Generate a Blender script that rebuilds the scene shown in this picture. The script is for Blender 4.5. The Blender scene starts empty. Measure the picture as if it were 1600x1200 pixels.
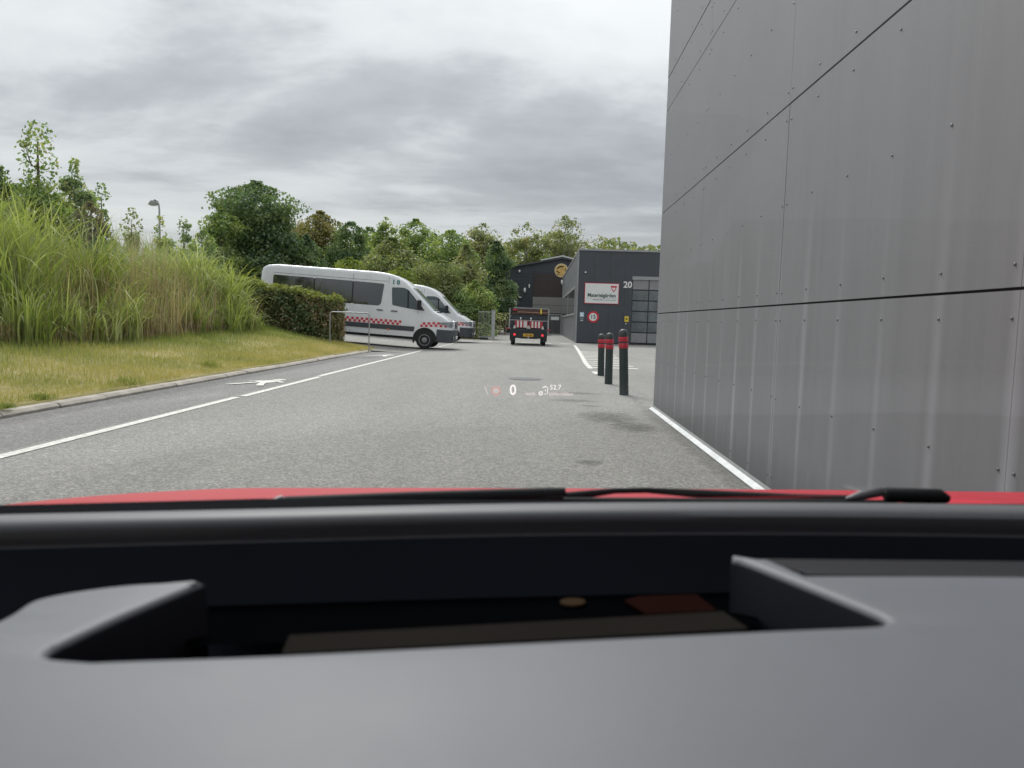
import bpy, bmesh, math, random
import numpy as np
from mathutils import Matrix, Vector

random.seed(7)
RNG = np.random.default_rng(7)
S = bpy.context.scene
COL = S.collection
R = math.radians

# ------------------------------------------------------------------ camera
FPX, ROLL, PITCH, YAW, CAM_H = 1202.0, 0.030, R(4.614), R(1.805), 1.2
CAM = np.array([0.0, 0.0, CAM_H])
FW = np.array([-math.sin(YAW)*math.cos(PITCH), math.cos(YAW)*math.cos(PITCH), -math.sin(PITCH)])
RT = np.array([math.cos(YAW), math.sin(YAW), 0.0])
UP = np.cross(RT, FW)
CARROT = np.array([[math.cos(ROLL), 0, -math.sin(ROLL)], [0, 1, 0], [math.sin(ROLL), 0, math.cos(ROLL)]])


def at(px, py, Y):
    """point in the place that lies at road distance Y (used to measure the photograph)"""
    d = CARROT @ (FW*FPX + (px-800)*RT - (py-600)*UP)
    return CAM + d*(Y/d[1])


cd = bpy.data.cameras.new('camera')
cd.sensor_width = 36.0
cd.lens = 36.0*FPX/1600.0
cd.clip_start = 0.01
cd.clip_end = 2000
cd.dof.use_dof = True
cd.dof.focus_distance = 16.0
cd.dof.aperture_fstop = 8.0
co = bpy.data.objects.new('camera', cd)
COL.objects.link(co)
wR, wU, wF = CARROT @ RT, CARROT @ UP, CARROT @ FW
co.matrix_world = Matrix(((wR[0], wU[0], -wF[0], 0), (wR[1], wU[1], -wF[1], 0), (wR[2], wU[2], -wF[2], CAM_H), (0, 0, 0, 1)))
S.camera = co

# ------------------------------------------------------------------ sky, sun, exposure
SUN_EL, SUN_AZ = R(48), R(-20)            # azimuth measured from +Y towards +X
W = bpy.data.worlds.new('World')
S.world = W
W.use_nodes = True
nt = W.node_tree
nt.nodes.clear()


def N(tree, kind, **kw):
    n = tree.nodes.new(kind)
    for k, v in kw.items():
        if k in n.inputs:
            n.inputs[k].default_value = v
        else:
            setattr(n, k, v)
    return n


def L(tree, a, b):
    tree.links.new(a, b)


def MATH(tree, op, a, b=None, clamp=False):
    n = tree.nodes.new('ShaderNodeMath')
    n.operation = op
    n.use_clamp = clamp
    for i, x in enumerate((a, b)):
        if x is None:
            continue
        if isinstance(x, (int, float)):
            n.inputs[i].default_value = x
        else:
            tree.links.new(x, n.inputs[i])
    return n.outputs[0]


def MIXC(tree, fac, a, b, blend='MIX'):
    n = tree.nodes.new('ShaderNodeMix')
    n.data_type = 'RGBA'
    n.blend_type = blend
    for sock, x in ((n.inputs[0], fac), (n.inputs[6], a), (n.inputs[7], b)):
        if isinstance(x, (int, float)):
            sock.default_value = x
        elif isinstance(x, (tuple, list)):
            sock.default_value = (*x[:3], 1)
        else:
            tree.links.new(x, sock)
    return n.outputs[2]


def RAMP(tree, fac, stops, interp='LINEAR'):
    n = tree.nodes.new('ShaderNodeValToRGB')
    n.color_ramp.interpolation = interp
    e = n.color_ramp.elements
    while len(e) < len(stops):
        e.new(0.5)
    for el, (p, c) in zip(e, stops):
        el.position = p
        el.color = (*c, 1) if isinstance(c, (tuple, list)) else (c, c, c, 1)
    tree.links.new(fac, n.inputs[0])
    return n.outputs[0]


SKY_OFF = (8.5527, -11.555, 7.4845)


def build_world():
    out = N(nt, 'ShaderNodeOutputWorld')
    bg = N(nt, 'ShaderNodeBackground')
    bg.inputs['Strength'].default_value = 0.1
    sky = N(nt, 'ShaderNodeTexSky', sky_type='NISHITA', sun_disc=False)
    sky.sun_elevation = SUN_EL
    sky.sun_rotation = SUN_AZ
    tc = N(nt, 'ShaderNodeTexCoord')
    sep = N(nt, 'ShaderNodeSeparateXYZ')
    L(nt, tc.outputs['Generated'], sep.inputs[0])
    x, y, z = sep.outputs
    zz = MATH(nt, 'ADD', MATH(nt, 'MAXIMUM', z, 0.0), 0.10)
    cmb = N(nt, 'ShaderNodeCombineXYZ')
    L(nt, MATH(nt, 'MULTIPLY', MATH(nt, 'DIVIDE', x, zz), 0.75), cmb.inputs[0])   # a flat deck of cloud seen in perspective
    L(nt, MATH(nt, 'DIVIDE', y, zz), cmb.inputs[1])
    a = N(nt, 'ShaderNodeTexNoise', Scale=0.50, Detail=7.0, Roughness=0.55, Distortion=0.45)
    b = N(nt, 'ShaderNodeTexNoise', Scale=2.3, Detail=6.0, Roughness=0.6, Distortion=0.2)
    mp = N(nt, 'ShaderNodeMapping')
    mp.inputs['Location'].default_value = SKY_OFF
    L(nt, cmb.outputs[0], mp.inputs[0])
    L(nt, mp.outputs[0], a.inputs['Vector'])
    L(nt, mp.outputs[0], b.inputs['Vector'])
    d = MATH(nt, 'ADD', MATH(nt, 'MULTIPLY', a.outputs[0], 0.82), MATH(nt, 'MULTIPLY', b.outputs[0], 0.18))
    c = RAMP(nt, d, [(0.40, (0.405, 0.415, 0.43)), (0.475, (0.52, 0.532, 0.545)), (0.535, (0.72, 0.735, 0.74)), (0.62, (0.84, 0.85, 0.84))])
    # towards the horizon the deck blurs into an even pale grey; an overcast sky brightens smoothly towards the zenith
    hz = MATH(nt, 'POWER', MATH(nt, 'SUBTRACT', 1.0, MATH(nt, 'MAXIMUM', z, 0.0)), 16.0)
    c = MIXC(nt, MATH(nt, 'MULTIPLY', hz, 0.60), c, (0.72, 0.745, 0.76))
    g = MATH(nt, 'ADD', 4.15, MATH(nt, 'MULTIPLY', MATH(nt, 'POWER', MATH(nt, 'MAXIMUM', z, 0.0), 1.6), 9.6))
    gr = N(nt, 'ShaderNodeCombineXYZ')
    for i in range(3):
        L(nt, g, gr.inputs[i])
    c = MIXC(nt, 1.0, c, gr.outputs[0], 'MULTIPLY')
    c = MIXC(nt, 0.06, c, sky.outputs[0])
    L(nt, c, bg.inputs['Color'])
    L(nt, bg.outputs[0], out.inputs[0])


build_world()
sd = bpy.data.lights.new('sun', 'SUN')
sd.energy = 1.5
sd.angle = R(25)
sd.color = (1.0, 0.97, 0.93)
so = bpy.data.objects.new('sun', sd)
COL.objects.link(so)
dirn = Vector((math.sin(SUN_AZ)*math.cos(SUN_EL), math.cos(SUN_AZ)*math.cos(SUN_EL), math.sin(SUN_EL)))
so.rotation_euler = dirn.to_track_quat('Z', 'Y').to_euler()
S.view_settings.view_transform = 'Standard'
S.view_settings.look = 'None'
S.view_settings.exposure = 1.0
S.view_settings.gamma = 1.0
S.view_settings.use_curve_mapping = False
S.render.engine = 'CYCLES'
S.cycles.use_denoising = True
S.cycles.max_bounces = 8
S.cycles.transparent_max_bounces = 12
S.cycles.caustics_reflective = False
S.cycles.caustics_refractive = False


# ------------------------------------------------------------------ materials
MAT = {}


def new_mat(name):
    m = bpy.data.materials.new(name)
    m.use_nodes = True
    t = m.node_tree
    t.nodes.clear()
    out = N(t, 'ShaderNodeOutputMaterial')
    p = N(t, 'ShaderNodeBsdfPrincipled')
    L(t, p.outputs[0], out.inputs[0])
    MAT[name] = m
    return m, t, p, out


def mat(name, col, rough=0.6, metal=0.0, spec=0.5, var=0.12, scale=6.0, bump=0.0, bscale=60.0, coat=0.0):
    m, t, p, out = new_mat(name)
    p.inputs['Roughness'].default_value = rough
    p.inputs['Metallic'].default_value = metal
    p.inputs['Specular IOR Level'].default_value = spec
    p.inputs['Coat Weight'].default_value = coat
    p.inputs['Coat Roughness'].default_value = 0.06
    g = N(t, 'ShaderNodeNewGeometry')
    n = N(t, 'ShaderNodeTexNoise', Scale=scale, Detail=6.0, Roughness=0.6)
    L(t, g.outputs['Position'], n.inputs['Vector'])
    lo = tuple(c*(1-var) for c in col)
    hi = tuple(min(1, c*(1+var)) for c in col)
    L(t, RAMP(t, n.outputs[0], [(0.3, lo), (0.7, hi)]), p.inputs['Base Color'])
    L(t, MATH(t, 'ADD', rough-0.06, MATH(t, 'MULTIPLY', n.outputs[0], 0.12)), p.inputs['Roughness'])
    if bump:
        nb = N(t, 'ShaderNodeTexNoise', Scale=bscale, Detail=4.0)
        L(t, g.outputs['Position'], nb.inputs['Vector'])
        b = N(t, 'ShaderNodeBump', Strength=bump, Distance=0.01)
        L(t, nb.outputs[0], b.inputs['Height'])
        L(t, b.outputs[0], p.inputs['Normal'])
    return m


def emit(name, col, strength, mix=1.0):
    m, t, p, out = new_mat(name)
    t.nodes.remove(p)
    e = N(t, 'ShaderNodeEmission', Strength=strength)
    e.inputs['Color'].default_value = (*col, 1)
    if mix < 1:
        tr = N(t, 'ShaderNodeBsdfTransparent')
        ms = N(t, 'ShaderNodeMixShader')
        ms.inputs[0].default_value = mix
        L(t, tr.outputs[0], ms.inputs[1])
        L(t, e.outputs[0], ms.inputs[2])
        L(t, ms.outputs[0], out.inputs[0])
    else:
        L(t, e.outputs[0], out.inputs[0])
    return m


def glass(name, tint, f0=0.05, rough=0.0):
    """thin clear pane: mostly see-through, mirror-like towards grazing angles"""
    m, t, p, out = new_mat(name)
    t.nodes.remove(p)
    lw = N(t, 'ShaderNodeLayerWeight', Blend=0.5)
    f = MATH(t, 'ADD', f0, MATH(t, 'MULTIPLY', MATH(t, 'POWER', lw.outputs['Facing'], 5.0), 1-f0))
    tr = N(t, 'ShaderNodeBsdfTransparent')
    tr.inputs[0].default_value = (*tint, 1)
    gl = N(t, 'ShaderNodeBsdfGlossy', Roughness=rough)
    ms = N(t, 'ShaderNodeMixShader')
    L(t, f, ms.inputs[0])
    L(t, tr.outputs[0], ms.inputs[1])
    L(t, gl.outputs[0], ms.inputs[2])
    L(t, ms.outputs[0], out.inputs[0])
    return m


def foliage(name, cols, trans=0.42, nscale=0.7):
    """leaves: colour picked leaf by leaf from a face attribute and drifting slowly through the plant"""
    m, t, p, out = new_mat(name)
    t.nodes.remove(p)
    a = N(t, 'ShaderNodeAttribute', attribute_name='tint')
    g = N(t, 'ShaderNodeNewGeometry')
    n = N(t, 'ShaderNodeTexNoise', Scale=nscale, Detail=3.0)
    L(t, g.outputs['Position'], n.inputs['Vector'])
    f = MATH(t, 'ADD', MATH(t, 'MULTIPLY', a.outputs['Fac'], 0.55), MATH(t, 'MULTIPLY', MATH(t, 'SUBTRACT', n.outputs[0], 0.22), 0.8))
    st = [(0.12 + 0.76*i/(len(cols)-1), c) for i, c in enumerate(cols)]
    c = RAMP(t, f, st)
    d = N(t, 'ShaderNodeBsdfDiffuse')
    tl = N(t, 'ShaderNodeBsdfTranslucent')
    gl = N(t, 'ShaderNodeBsdfGlossy', Roughness=0.5)
    gl.inputs[0].default_value = (0.8, 0.85, 0.8, 1)
    L(t, c, d.inputs[0])
    L(t, MIXC(t, 1.0, c, (1.25, 1.35, 0.7), 'MULTIPLY'), tl.inputs[0])
    ms = N(t, 'ShaderNodeMixShader')
    ms.inputs[0].default_value = trans
    L(t, d.outputs[0], ms.inputs[1])
    L(t, tl.outputs[0], ms.inputs[2])
    m2 = N(t, 'ShaderNodeMixShader')
    m2.inputs[0].default_value = 0.05
    L(t, ms.outputs[0], m2.inputs[1])
    L(t, gl.outputs[0], m2.inputs[2])
    L(t, m2.outputs[0], out.inputs[0])
    return m


def asphalt(name, base, tone=(1.0, 0.98, 0.92), stains=()):
    m, t, p, out = new_mat(name)
    g = N(t, 'ShaderNodeNewGeometry')
    pos = g.outputs['Position']
    sp = N(t, 'ShaderNodeSeparateXYZ')
    L(t, pos, sp.inputs[0])
    v = N(t, 'ShaderNodeTexVoronoi', Scale=58.0)
    L(t, pos, v.inputs['Vector'])
    sepc = N(t, 'ShaderNodeSeparateColor')
    L(t, v.outputs['Color'], sepc.inputs[0])
    v2 = N(t, 'ShaderNodeTexVoronoi', Scale=130.0)
    L(t, pos, v2.inputs['Vector'])
    sepc2 = N(t, 'ShaderNodeSeparateColor')
    L(t, v2.outputs['Color'], sepc2.inputs[0])
    speck = MATH(t, 'ADD', MATH(t, 'MULTIPLY', MATH(t, 'POWER', sepc.outputs[0], 2.0), 1.0), MATH(t, 'MULTIPLY', MATH(t, 'POWER', sepc2.outputs[0], 2.0), 0.7))
    mp = N(t, 'ShaderNodeMapping')
    mp.inputs['Scale'].default_value = (1.0, 0.22, 1.0)
    L(t, pos, mp.inputs[0])
    n1 = N(t, 'ShaderNodeTexNoise', Scale=0.9, Detail=7.0, Roughness=0.62)
    L(t, mp.outputs[0], n1.inputs['Vector'])
    n2 = N(t, 'ShaderNodeTexNoise', Scale=7.0, Detail=5.0, Roughness=0.65)
    L(t, pos, n2.inputs['Vector'])
    k = MATH(t, 'ADD', 0.53, MATH(t, 'MULTIPLY', speck, 0.50))
    k = MATH(t, 'MULTIPLY', k, MATH(t, 'ADD', 0.74, MATH(t, 'MULTIPLY', n1.outputs[0], 0.52)))
    k = MATH(t, 'MULTIPLY', k, MATH(t, 'ADD', 0.86, MATH(t, 'MULTIPLY', n2.outputs[0], 0.28)))
    for (cx, cy, rx, ry, amt) in stains:
        dx = MATH(t, 'DIVIDE', MATH(t, 'SUBTRACT', sp.outputs[0], cx), rx)
        dy = MATH(t, 'DIVIDE', MATH(t, 'SUBTRACT', sp.outputs[1], cy), ry)
        r2 = MATH(t, 'ADD', MATH(t, 'MULTIPLY', dx, dx), MATH(t, 'MULTIPLY', dy, dy))
        r2 = MATH(t, 'ADD', r2, MATH(t, 'MULTIPLY', MATH(t, 'SUBTRACT', n2.outputs[0], 0.5), 1.8))
        f = MATH(t, 'SUBTRACT', 1.0, r2, True)
        k = MATH(t, 'MULTIPLY', k, MATH(t, 'SUBTRACT', 1.0, MATH(t, 'MULTIPLY', f, amt)))
    cm = N(t, 'ShaderNodeCombineXYZ')
    for i in range(3):
        L(t, MATH(t, 'MULTIPLY', k, base*tone[i]), cm.inputs[i])
    L(t, cm.outputs[0], p.inputs['Base Color'])
    p.inputs['Roughness'].default_value = 0.88
    p.inputs['Specular IOR Level'].default_value = 0.3
    b = N(t, 'ShaderNodeBump', Strength=0.5, Distance=0.006)
    L(t, MATH(t, 'ADD', v.outputs['Distance'], v2.outputs['Distance']), b.inputs['Height'])
    L(t, b.outputs[0], p.inputs['Normal'])
    return m


def cladding(name, base):
    """grey fibre cement: rain streaks, pale strips bleached along the hidden studs, chalky wear"""
    m, t, p, out = new_mat(name)
    g = N(t, 'ShaderNodeNewGeometry')
    sp = N(t, 'ShaderNodeSeparateXYZ')
    L(t, g.outputs['Position'], sp.inputs[0])
    x, y, z = sp.outputs

    def vec(sx, sy, sz, off=0.0):
        c = N(t, 'ShaderNodeCombineXYZ')
        L(t, MATH(t, 'MULTIPLY', x, sx), c.inputs[0])
        L(t, MATH(t, 'ADD', MATH(t, 'MULTIPLY', y, sy), off), c.inputs[1])
        L(t, MATH(t, 'MULTIPLY', z, sz), c.inputs[2])
        return c.outputs[0]
    streak = N(t, 'ShaderNodeTexNoise', Scale=1.0, Detail=5.0, Roughness=0.62)
    L(t, vec(4, 9, 0.35), streak.inputs['Vector'])
    fine = N(t, 'ShaderNodeTexNoise', Scale=1.0, Detail=4.0, Roughness=0.7)
    L(t, vec(30, 70, 2.2), fine.inputs['Vector'])
    cloud = N(t, 'ShaderNodeTexNoise', Scale=0.8, Detail=5.0, Roughness=0.6)
    L(t, g.outputs['Position'], cloud.inputs['Vector'])
    wob = N(t, 'ShaderNodeTexNoise', Scale=1.0, Detail=3.0)
    L(t, vec(1, 2.2, 1.1, 5.0), wob.inputs['Vector'])
    # studs: one every 0.547 m
    ph = MATH(t, 'FRACT', MATH(t, 'ADD', MATH(t, 'DIVIDE', MATH(t, 'SUBTRACT', y, 11.0), 0.547), 40.5))
    dist = MATH(t, 'ABSOLUTE', MATH(t, 'SUBTRACT', ph, 0.5))
    wn = N(t, 'ShaderNodeTexWhiteNoise', noise_dimensions='1D')
    L(t, MATH(t, 'FLOOR', MATH(t, 'ADD', MATH(t, 'DIVIDE', MATH(t, 'SUBTRACT', y, 11.0), 0.547), 40.5)), wn.inputs['W'])
    wid = MATH(t, 'ADD', 0.05, MATH(t, 'MULTIPLY', wob.outputs[0], MATH(t, 'ADD', 0.06, MATH(t, 'MULTIPLY', wn.outputs[0], 0.10))))
    band = MATH(t, 'SUBTRACT', 1.0, MATH(t, 'DIVIDE', dist, wid), True)
    band = MATH(t, 'MULTIPLY', band, MATH(t, 'ADD', 0.35, MATH(t, 'MULTIPLY', wn.outputs[0], 0.95)))
    fade = MATH(t, 'SUBTRACT', 1.30, MATH(t, 'MULTIPLY', z, 0.62), True)
    band = MATH(t, 'MULTIPLY', MATH(t, 'MULTIPLY', band, fade), MATH(t, 'ADD', 0.15, wob.outputs[0]))
    k = MATH(t, 'ADD', 0.80, MATH(t, 'MULTIPLY', streak.outputs[0], 0.28))
    k = MATH(t, 'ADD', k, MATH(t, 'MULTIPLY', MATH(t, 'SUBTRACT', cloud.outputs[0], 0.5), 0.22))
    k = MATH(t, 'ADD', k, MATH(t, 'MULTIPLY', MATH(t, 'SUBTRACT', fine.outputs[0], 0.5), 0.14))
    k = MATH(t, 'ADD', k, MATH(t, 'MULTIPLY', band, 0.85))
    splash = MATH(t, 'SUBTRACT', 1.0, MATH(t, 'DIVIDE', z, MATH(t, 'ADD', 0.10, MATH(t, 'MULTIPLY', streak.outputs[0], 0.55))), True)
    k = MATH(t, 'MULTIPLY', k, MATH(t, 'SUBTRACT', 1.0, MATH(t, 'MULTIPLY', splash, 0.45)))
    cm = N(t, 'ShaderNodeCombineXYZ')
    for i in range(3):
        L(t, MATH(t, 'MULTIPLY', k, base[i]), cm.inputs[i])
    L(t, cm.outputs[0], p.inputs['Base Color'])
    L(t, MATH(t, 'ADD', 0.40, MATH(t, 'MULTIPLY', streak.outputs[0], 0.2)), p.inputs['Roughness'])
    p.inputs['Specular IOR Level'].default_value = 0.45
    b = N(t, 'ShaderNodeBump', Strength=0.06, Distance=0.01)
    L(t, fine.outputs[0], b.inputs['Height'])
    L(t, b.outputs[0], p.inputs['Normal'])
    return m


def ground_mat(name, cols, s1=0.55, s2=9.0, green=None):
    m, t, p, out = new_mat(name)
    g = N(t, 'ShaderNodeNewGeometry')
    n1 = N(t, 'ShaderNodeTexNoise', Scale=s1, Detail=8.0, Roughness=0.68)
    n2 = N(t, 'ShaderNodeTexNoise', Scale=s2, Detail=6.0, Roughness=0.7)
    for n in (n1, n2):
        L(t, g.outputs['Position'], n.inputs['Vector'])
    f = MATH(t, 'ADD', MATH(t, 'MULTIPLY', n1.outputs[0], 0.6), MATH(t, 'MULTIPLY', n2.outputs[0], 0.4))
    col_ = RAMP(t, f, [(0.32 + 0.36*i/(len(cols)-1), c) for i, c in enumerate(cols)])
    if green:
        sp = N(t, 'ShaderNodeSeparateXYZ')
        L(t, g.outputs['Position'], sp.inputs[0])
        k = MATH(t, 'DIVIDE', MATH(t, 'SUBTRACT', -6.9, MATH(t, 'ADD', sp.outputs[0], MATH(t, 'MULTIPLY', n1.outputs[0], 1.2))), 1.6, True)
        col_ = MIXC(t, MATH(t, 'MULTIPLY', k, 0.85), col_, green)
    L(t, col_, p.inputs['Base Color'])
    p.inputs['Roughness'].default_value = 0.95
    p.inputs['Specular IOR Level'].default_value = 0.15
    b = N(t, 'ShaderNodeBump', Strength=0.7, Distance=0.04)
    L(t, n2.outputs[0], b.inputs['Height'])
    L(t, b.outputs[0], p.inputs['Normal'])
    return m


STAINS = [(-0.2, 16.1, 0.42, 0.55, 0.45), (0.95, 9.9, 0.42, 0.75, 0.5), (1.2, 9.0, 0.34, 0.55, 0.5), (0.75, 13.2, 0.5, 0.28, 0.35), (0.62, 11.9, 0.45, 0.25, 0.4),
          (0.85, 11.2, 0.2, 0.15, 0.35), (0.5, 6.6, 0.14, 0.16, 0.45), (-3.1, 40.0, 2.0, 1.0, 0.18), (-5.35, 15.0, 0.42, 16.0, 0.22), (1.62, 8.0, 0.16, 5.0, 0.32)]
asphalt('asphalt', 0.33, tone=(1.0, 0.98, 0.91), stains=STAINS)
asphalt('asphalt_path', 0.28, tone=(1.0, 0.985, 0.94), stains=[(-5.5, 15, 0.30, 14, 0.3), (-5.0, 22.5, 0.5, 0.8, 0.3)])
cladding('cladding', (0.226, 0.229, 0.242))
mat('road_paint', (0.62, 0.61, 0.56), 0.7, var=0.30, scale=18, bump=0.2, bscale=90)
mat('kerb_stone', (0.37, 0.34, 0.295), 0.9, var=0.25, scale=5, bump=0.5, bscale=70)
mat('galvanised', (0.36, 0.38, 0.39), 0.45, 0.6, var=0.14, scale=9)
mat('screw', (0.16, 0.16, 0.165), 0.4, 0.5, var=0.1)
mat('joint_dark', (0.03, 0.031, 0.034), 0.8)
mat('flashing', (0.55, 0.57, 0.57), 0.38, 0.5, var=0.1, scale=8)
mat('bollard_green', (0.028, 0.040, 0.042), 0.5, var=0.15)
mat('bollard_cap', (0.045, 0.05, 0.05), 0.45)
mat('red_reflector', (0.50, 0.03, 0.05), 0.4, var=0.1)
mat('van_white', (0.74, 0.755, 0.77), 0.32, var=0.05, scale=3.0, coat=0.5)
mat('van_plastic', (0.060, 0.068, 0.076), 0.55)
mat('black_rubber', (0.018, 0.018, 0.019), 0.75, var=0.2)
mat('black_gloss', (0.012, 0.013, 0.014), 0.18)
mat('rim_steel', (0.30, 0.30, 0.31), 0.45, 0.6)
mat('red_print', (0.52, 0.03, 0.05), 0.45)
mat('pink_print', (0.80, 0.62, 0.62), 0.45, var=0.05)
mat('teal_print', (0.06, 0.22, 0.24), 0.5)
mat('seam', (0.20, 0.21, 0.22), 0.7)
mat('lamp_glass', (0.30, 0.33, 0.35), 0.08, 0.3)
mat('amber', (0.75, 0.22, 0.10), 0.3)
mat('window_tint', (0.020, 0.024, 0.028), 0.06, spec=1.0, var=0.05, coat=1.0)
mat('window_cab', (0.055, 0.075, 0.080), 0.04, spec=0.9, var=0.05)
mat('windscreen_van', (0.16, 0.20, 0.20), 0.05, spec=0.9, var=0.1, scale=2)
mat('truck_black', (0.018, 0.022, 0.024), 0.45)
mat('truck_dark', (0.045, 0.052, 0.060), 0.6)
mat('white_print', (0.80, 0.80, 0.78), 0.5, var=0.05)
mat('board_red', (0.36, 0.035, 0.05), 0.5)
mat('board_white', (0.62, 0.60, 0.58), 0.5, var=0.15)
mat('plate_yellow', (0.62, 0.36, 0.04), 0.5)
mat('load_brown', (0.085, 0.048, 0.040), 0.8, var=0.3, scale=3)
mat('load_wood', (0.46, 0.31, 0.21), 0.75, var=0.2)
mat('strap_yellow', (0.70, 0.52, 0.06), 0.6)
mat('cage_grey', (0.40, 0.41, 0.41), 0.5, 0.4)
emit('tail_red', (1.0, 0.06, 0.07), 0.6)
mat('facade_dark', (0.062, 0.070, 0.082), 0.6, var=0.10, scale=1.2)
mat('facade_side', (0.19, 0.20, 0.215), 0.5, var=0.1, scale=1.5)
mat('facade_frame', (0.34, 0.35, 0.36), 0.5, 0.2)
mat('hall_boards', (0.048, 0.055, 0.066), 0.65, var=0.14, scale=1.5)
mat('hall_door_brown', (0.050, 0.038, 0.036), 0.6, var=0.2)
mat('hall_door_grey', (0.26, 0.255, 0.24), 0.7)
mat('roof_white', (0.60, 0.62, 0.62), 0.6)
mat('roof_dark', (0.08, 0.085, 0.09), 0.7)
mat('door_frame_dark', (0.022, 0.026, 0.030), 0.5)
mat('door_panel_grey', (0.26, 0.265, 0.27), 0.55)
mat('pane_reflect', (0.105, 0.125, 0.130), 0.06, spec=0.9, var=0.35, scale=1.6)
mat('sign_white', (0.76, 0.78, 0.76), 0.5, var=0.03)
mat('sign_red', (0.60, 0.03, 0.06), 0.45)
mat('sign_text', (0.03, 0.075, 0.07), 0.6)
mat('sign_grey', (0.25, 0.27, 0.27), 0.6)
mat('sign_blue', (0.36, 0.52, 0.68), 0.5)
mat('sign_yellow', (0.75, 0.56, 0.05), 0.5)
mat('emblem_gold', (0.66, 0.42, 0.13), 0.55, var=0.25, scale=5)
mat('emblem_cream', (0.72, 0.62, 0.40), 0.55, var=0.15, scale=6)
mat('emblem_dark', (0.05, 0.04, 0.025), 0.6)
mat('wood_pallet', (0.30, 0.23, 0.16), 0.85, var=0.3)
mat('boulder', (0.33, 0.28, 0.26), 0.9, var=0.25, bump=0.6, bscale=14)
mat('bark', (0.13, 0.105, 0.08), 0.9, var=0.3, bump=0.5, bscale=25)
mat('bark_birch', (0.42, 0.40, 0.36), 0.85, var=0.4, scale=4)
mat('lamp_post_grey', (0.34, 0.36, 0.35), 0.5, 0.3)
mat('lamp_shade_grey', (0.20, 0.21, 0.19), 0.5, 0.2)
mat('mirror_disc', (0.50, 0.50, 0.46), 0.4, var=0.1)
mat('earth', (0.12, 0.10, 0.07), 0.95)
ground_mat('lawn_soil', [(0.17, 0.16, 0.06), (0.24, 0.22, 0.08), (0.34, 0.29, 0.13), (0.42, 0.35, 0.20)], green=(0.135, 0.175, 0.045))
ground_mat('meadow', [(0.05, 0.07, 0.025), (0.09, 0.11, 0.04), (0.14, 0.14, 0.06)])
foliage('lawn_blades', [(0.147, 0.218, 0.047), (0.279, 0.315, 0.078), (0.442, 0.410, 0.139), (0.600, 0.492, 0.248)], 0.25, 0.55)
foliage('leaf_oak', [(0.098, 0.157, 0.066), (0.180, 0.270, 0.098), (0.312, 0.384, 0.133), (0.493, 0.427, 0.167)])
foliage('leaf_dark', [(0.066, 0.120, 0.071), (0.119, 0.187, 0.098), (0.198, 0.262, 0.119), (0.312, 0.341, 0.150)])  # tree greens lightened and greyed, distance haze put into the colour
foliage('leaf_mid', [(0.111, 0.176, 0.071), (0.204, 0.284, 0.106), (0.329, 0.398, 0.140), (0.493, 0.484, 0.167)])
foliage('leaf_olive', [(0.108, 0.146, 0.062), (0.189, 0.233, 0.101), (0.288, 0.310, 0.136), (0.415, 0.396, 0.188)])
foliage('leaf_lime', [(0.106, 0.150, 0.031), (0.188, 0.237, 0.044), (0.300, 0.338, 0.062), (0.425, 0.413, 0.100)])
foliage('leaf_autumn', [(0.106, 0.125, 0.052), (0.186, 0.184, 0.072), (0.292, 0.244, 0.095), (0.384, 0.297, 0.130)])
foliage('leaf_birch', [(0.135, 0.172, 0.080), (0.234, 0.267, 0.127), (0.360, 0.353, 0.185), (0.540, 0.465, 0.276)])
foliage('leaf_purple', [(0.072, 0.067, 0.048), (0.120, 0.109, 0.064), (0.184, 0.160, 0.088), (0.272, 0.224, 0.128)])
foliage('leaf_hedge', [(0.050, 0.092, 0.042), (0.115, 0.173, 0.059), (0.219, 0.196, 0.092), (0.390, 0.265, 0.161)], 0.25, 1.6)
foliage('leaf_hedge_top', [(0.140, 0.182, 0.042), (0.252, 0.280, 0.070), (0.364, 0.336, 0.112)], 0.3, 1.6)
foliage('reed_green', [(0.12, 0.17, 0.045), (0.22, 0.28, 0.075), (0.36, 0.40, 0.14), (0.54, 0.54, 0.32)], 0.4, 0.5)
foliage('reed_straw', [(0.182, 0.135, 0.080), (0.312, 0.230, 0.145), (0.468, 0.365, 0.246), (0.600, 0.540, 0.392)], 0.3, 0.6)
# the car the picture is taken from
mat('dash_side_shade', (0.020, 0.0225, 0.028), 0.7, spec=0.2, var=0.1)  # darker copy of the dash colour; shade put into the upright faces
mat('dash_grey', (0.110, 0.118, 0.132), 0.55, spec=0.5, var=0.05, scale=12, bump=0.10, bscale=900)
mat('vent_plastic', (0.040, 0.041, 0.046), 0.6, spec=0.3, var=0.1)
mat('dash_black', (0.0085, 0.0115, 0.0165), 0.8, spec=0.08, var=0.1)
mat('dash_lip', (0.088, 0.090, 0.098), 0.55, spec=0.5, var=0.05)
mat('cowl_black', (0.006, 0.0065, 0.008), 0.9, spec=0.02, var=0.2)
mat('wiper_black', (0.012, 0.013, 0.014), 0.65, spec=0.15, var=0.15)
mat('wiper_sheen', (0.10, 0.10, 0.105), 0.3, var=0.15)
mat('car_red', (0.56, 0.012, 0.032), 0.45, spec=0.3, var=0.03, coat=0.12)
mat('hud_black', (0.0012, 0.0014, 0.0018), 0.9, spec=0.0)
mat('hud_trim', (0.014, 0.0125, 0.011), 0.7, spec=0.0)
mat('hud_red_reflection', (0.0115, 0.0045, 0.0036), 0.6, spec=0.0)
mat('hud_amber_reflection', (0.030, 0.020, 0.012), 0.5, spec=0.0)
emit('hud_white', (1.0, 0.92, 0.89), 0.62, 0.9)
emit('hud_pink', (1.0, 0.40, 0.36), 0.45, 0.6)
emit('hud_faint', (1.0, 0.84, 0.80), 0.50, 0.75)
glass('windscreen', (0.962, 0.978, 0.982), 0.05)


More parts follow.
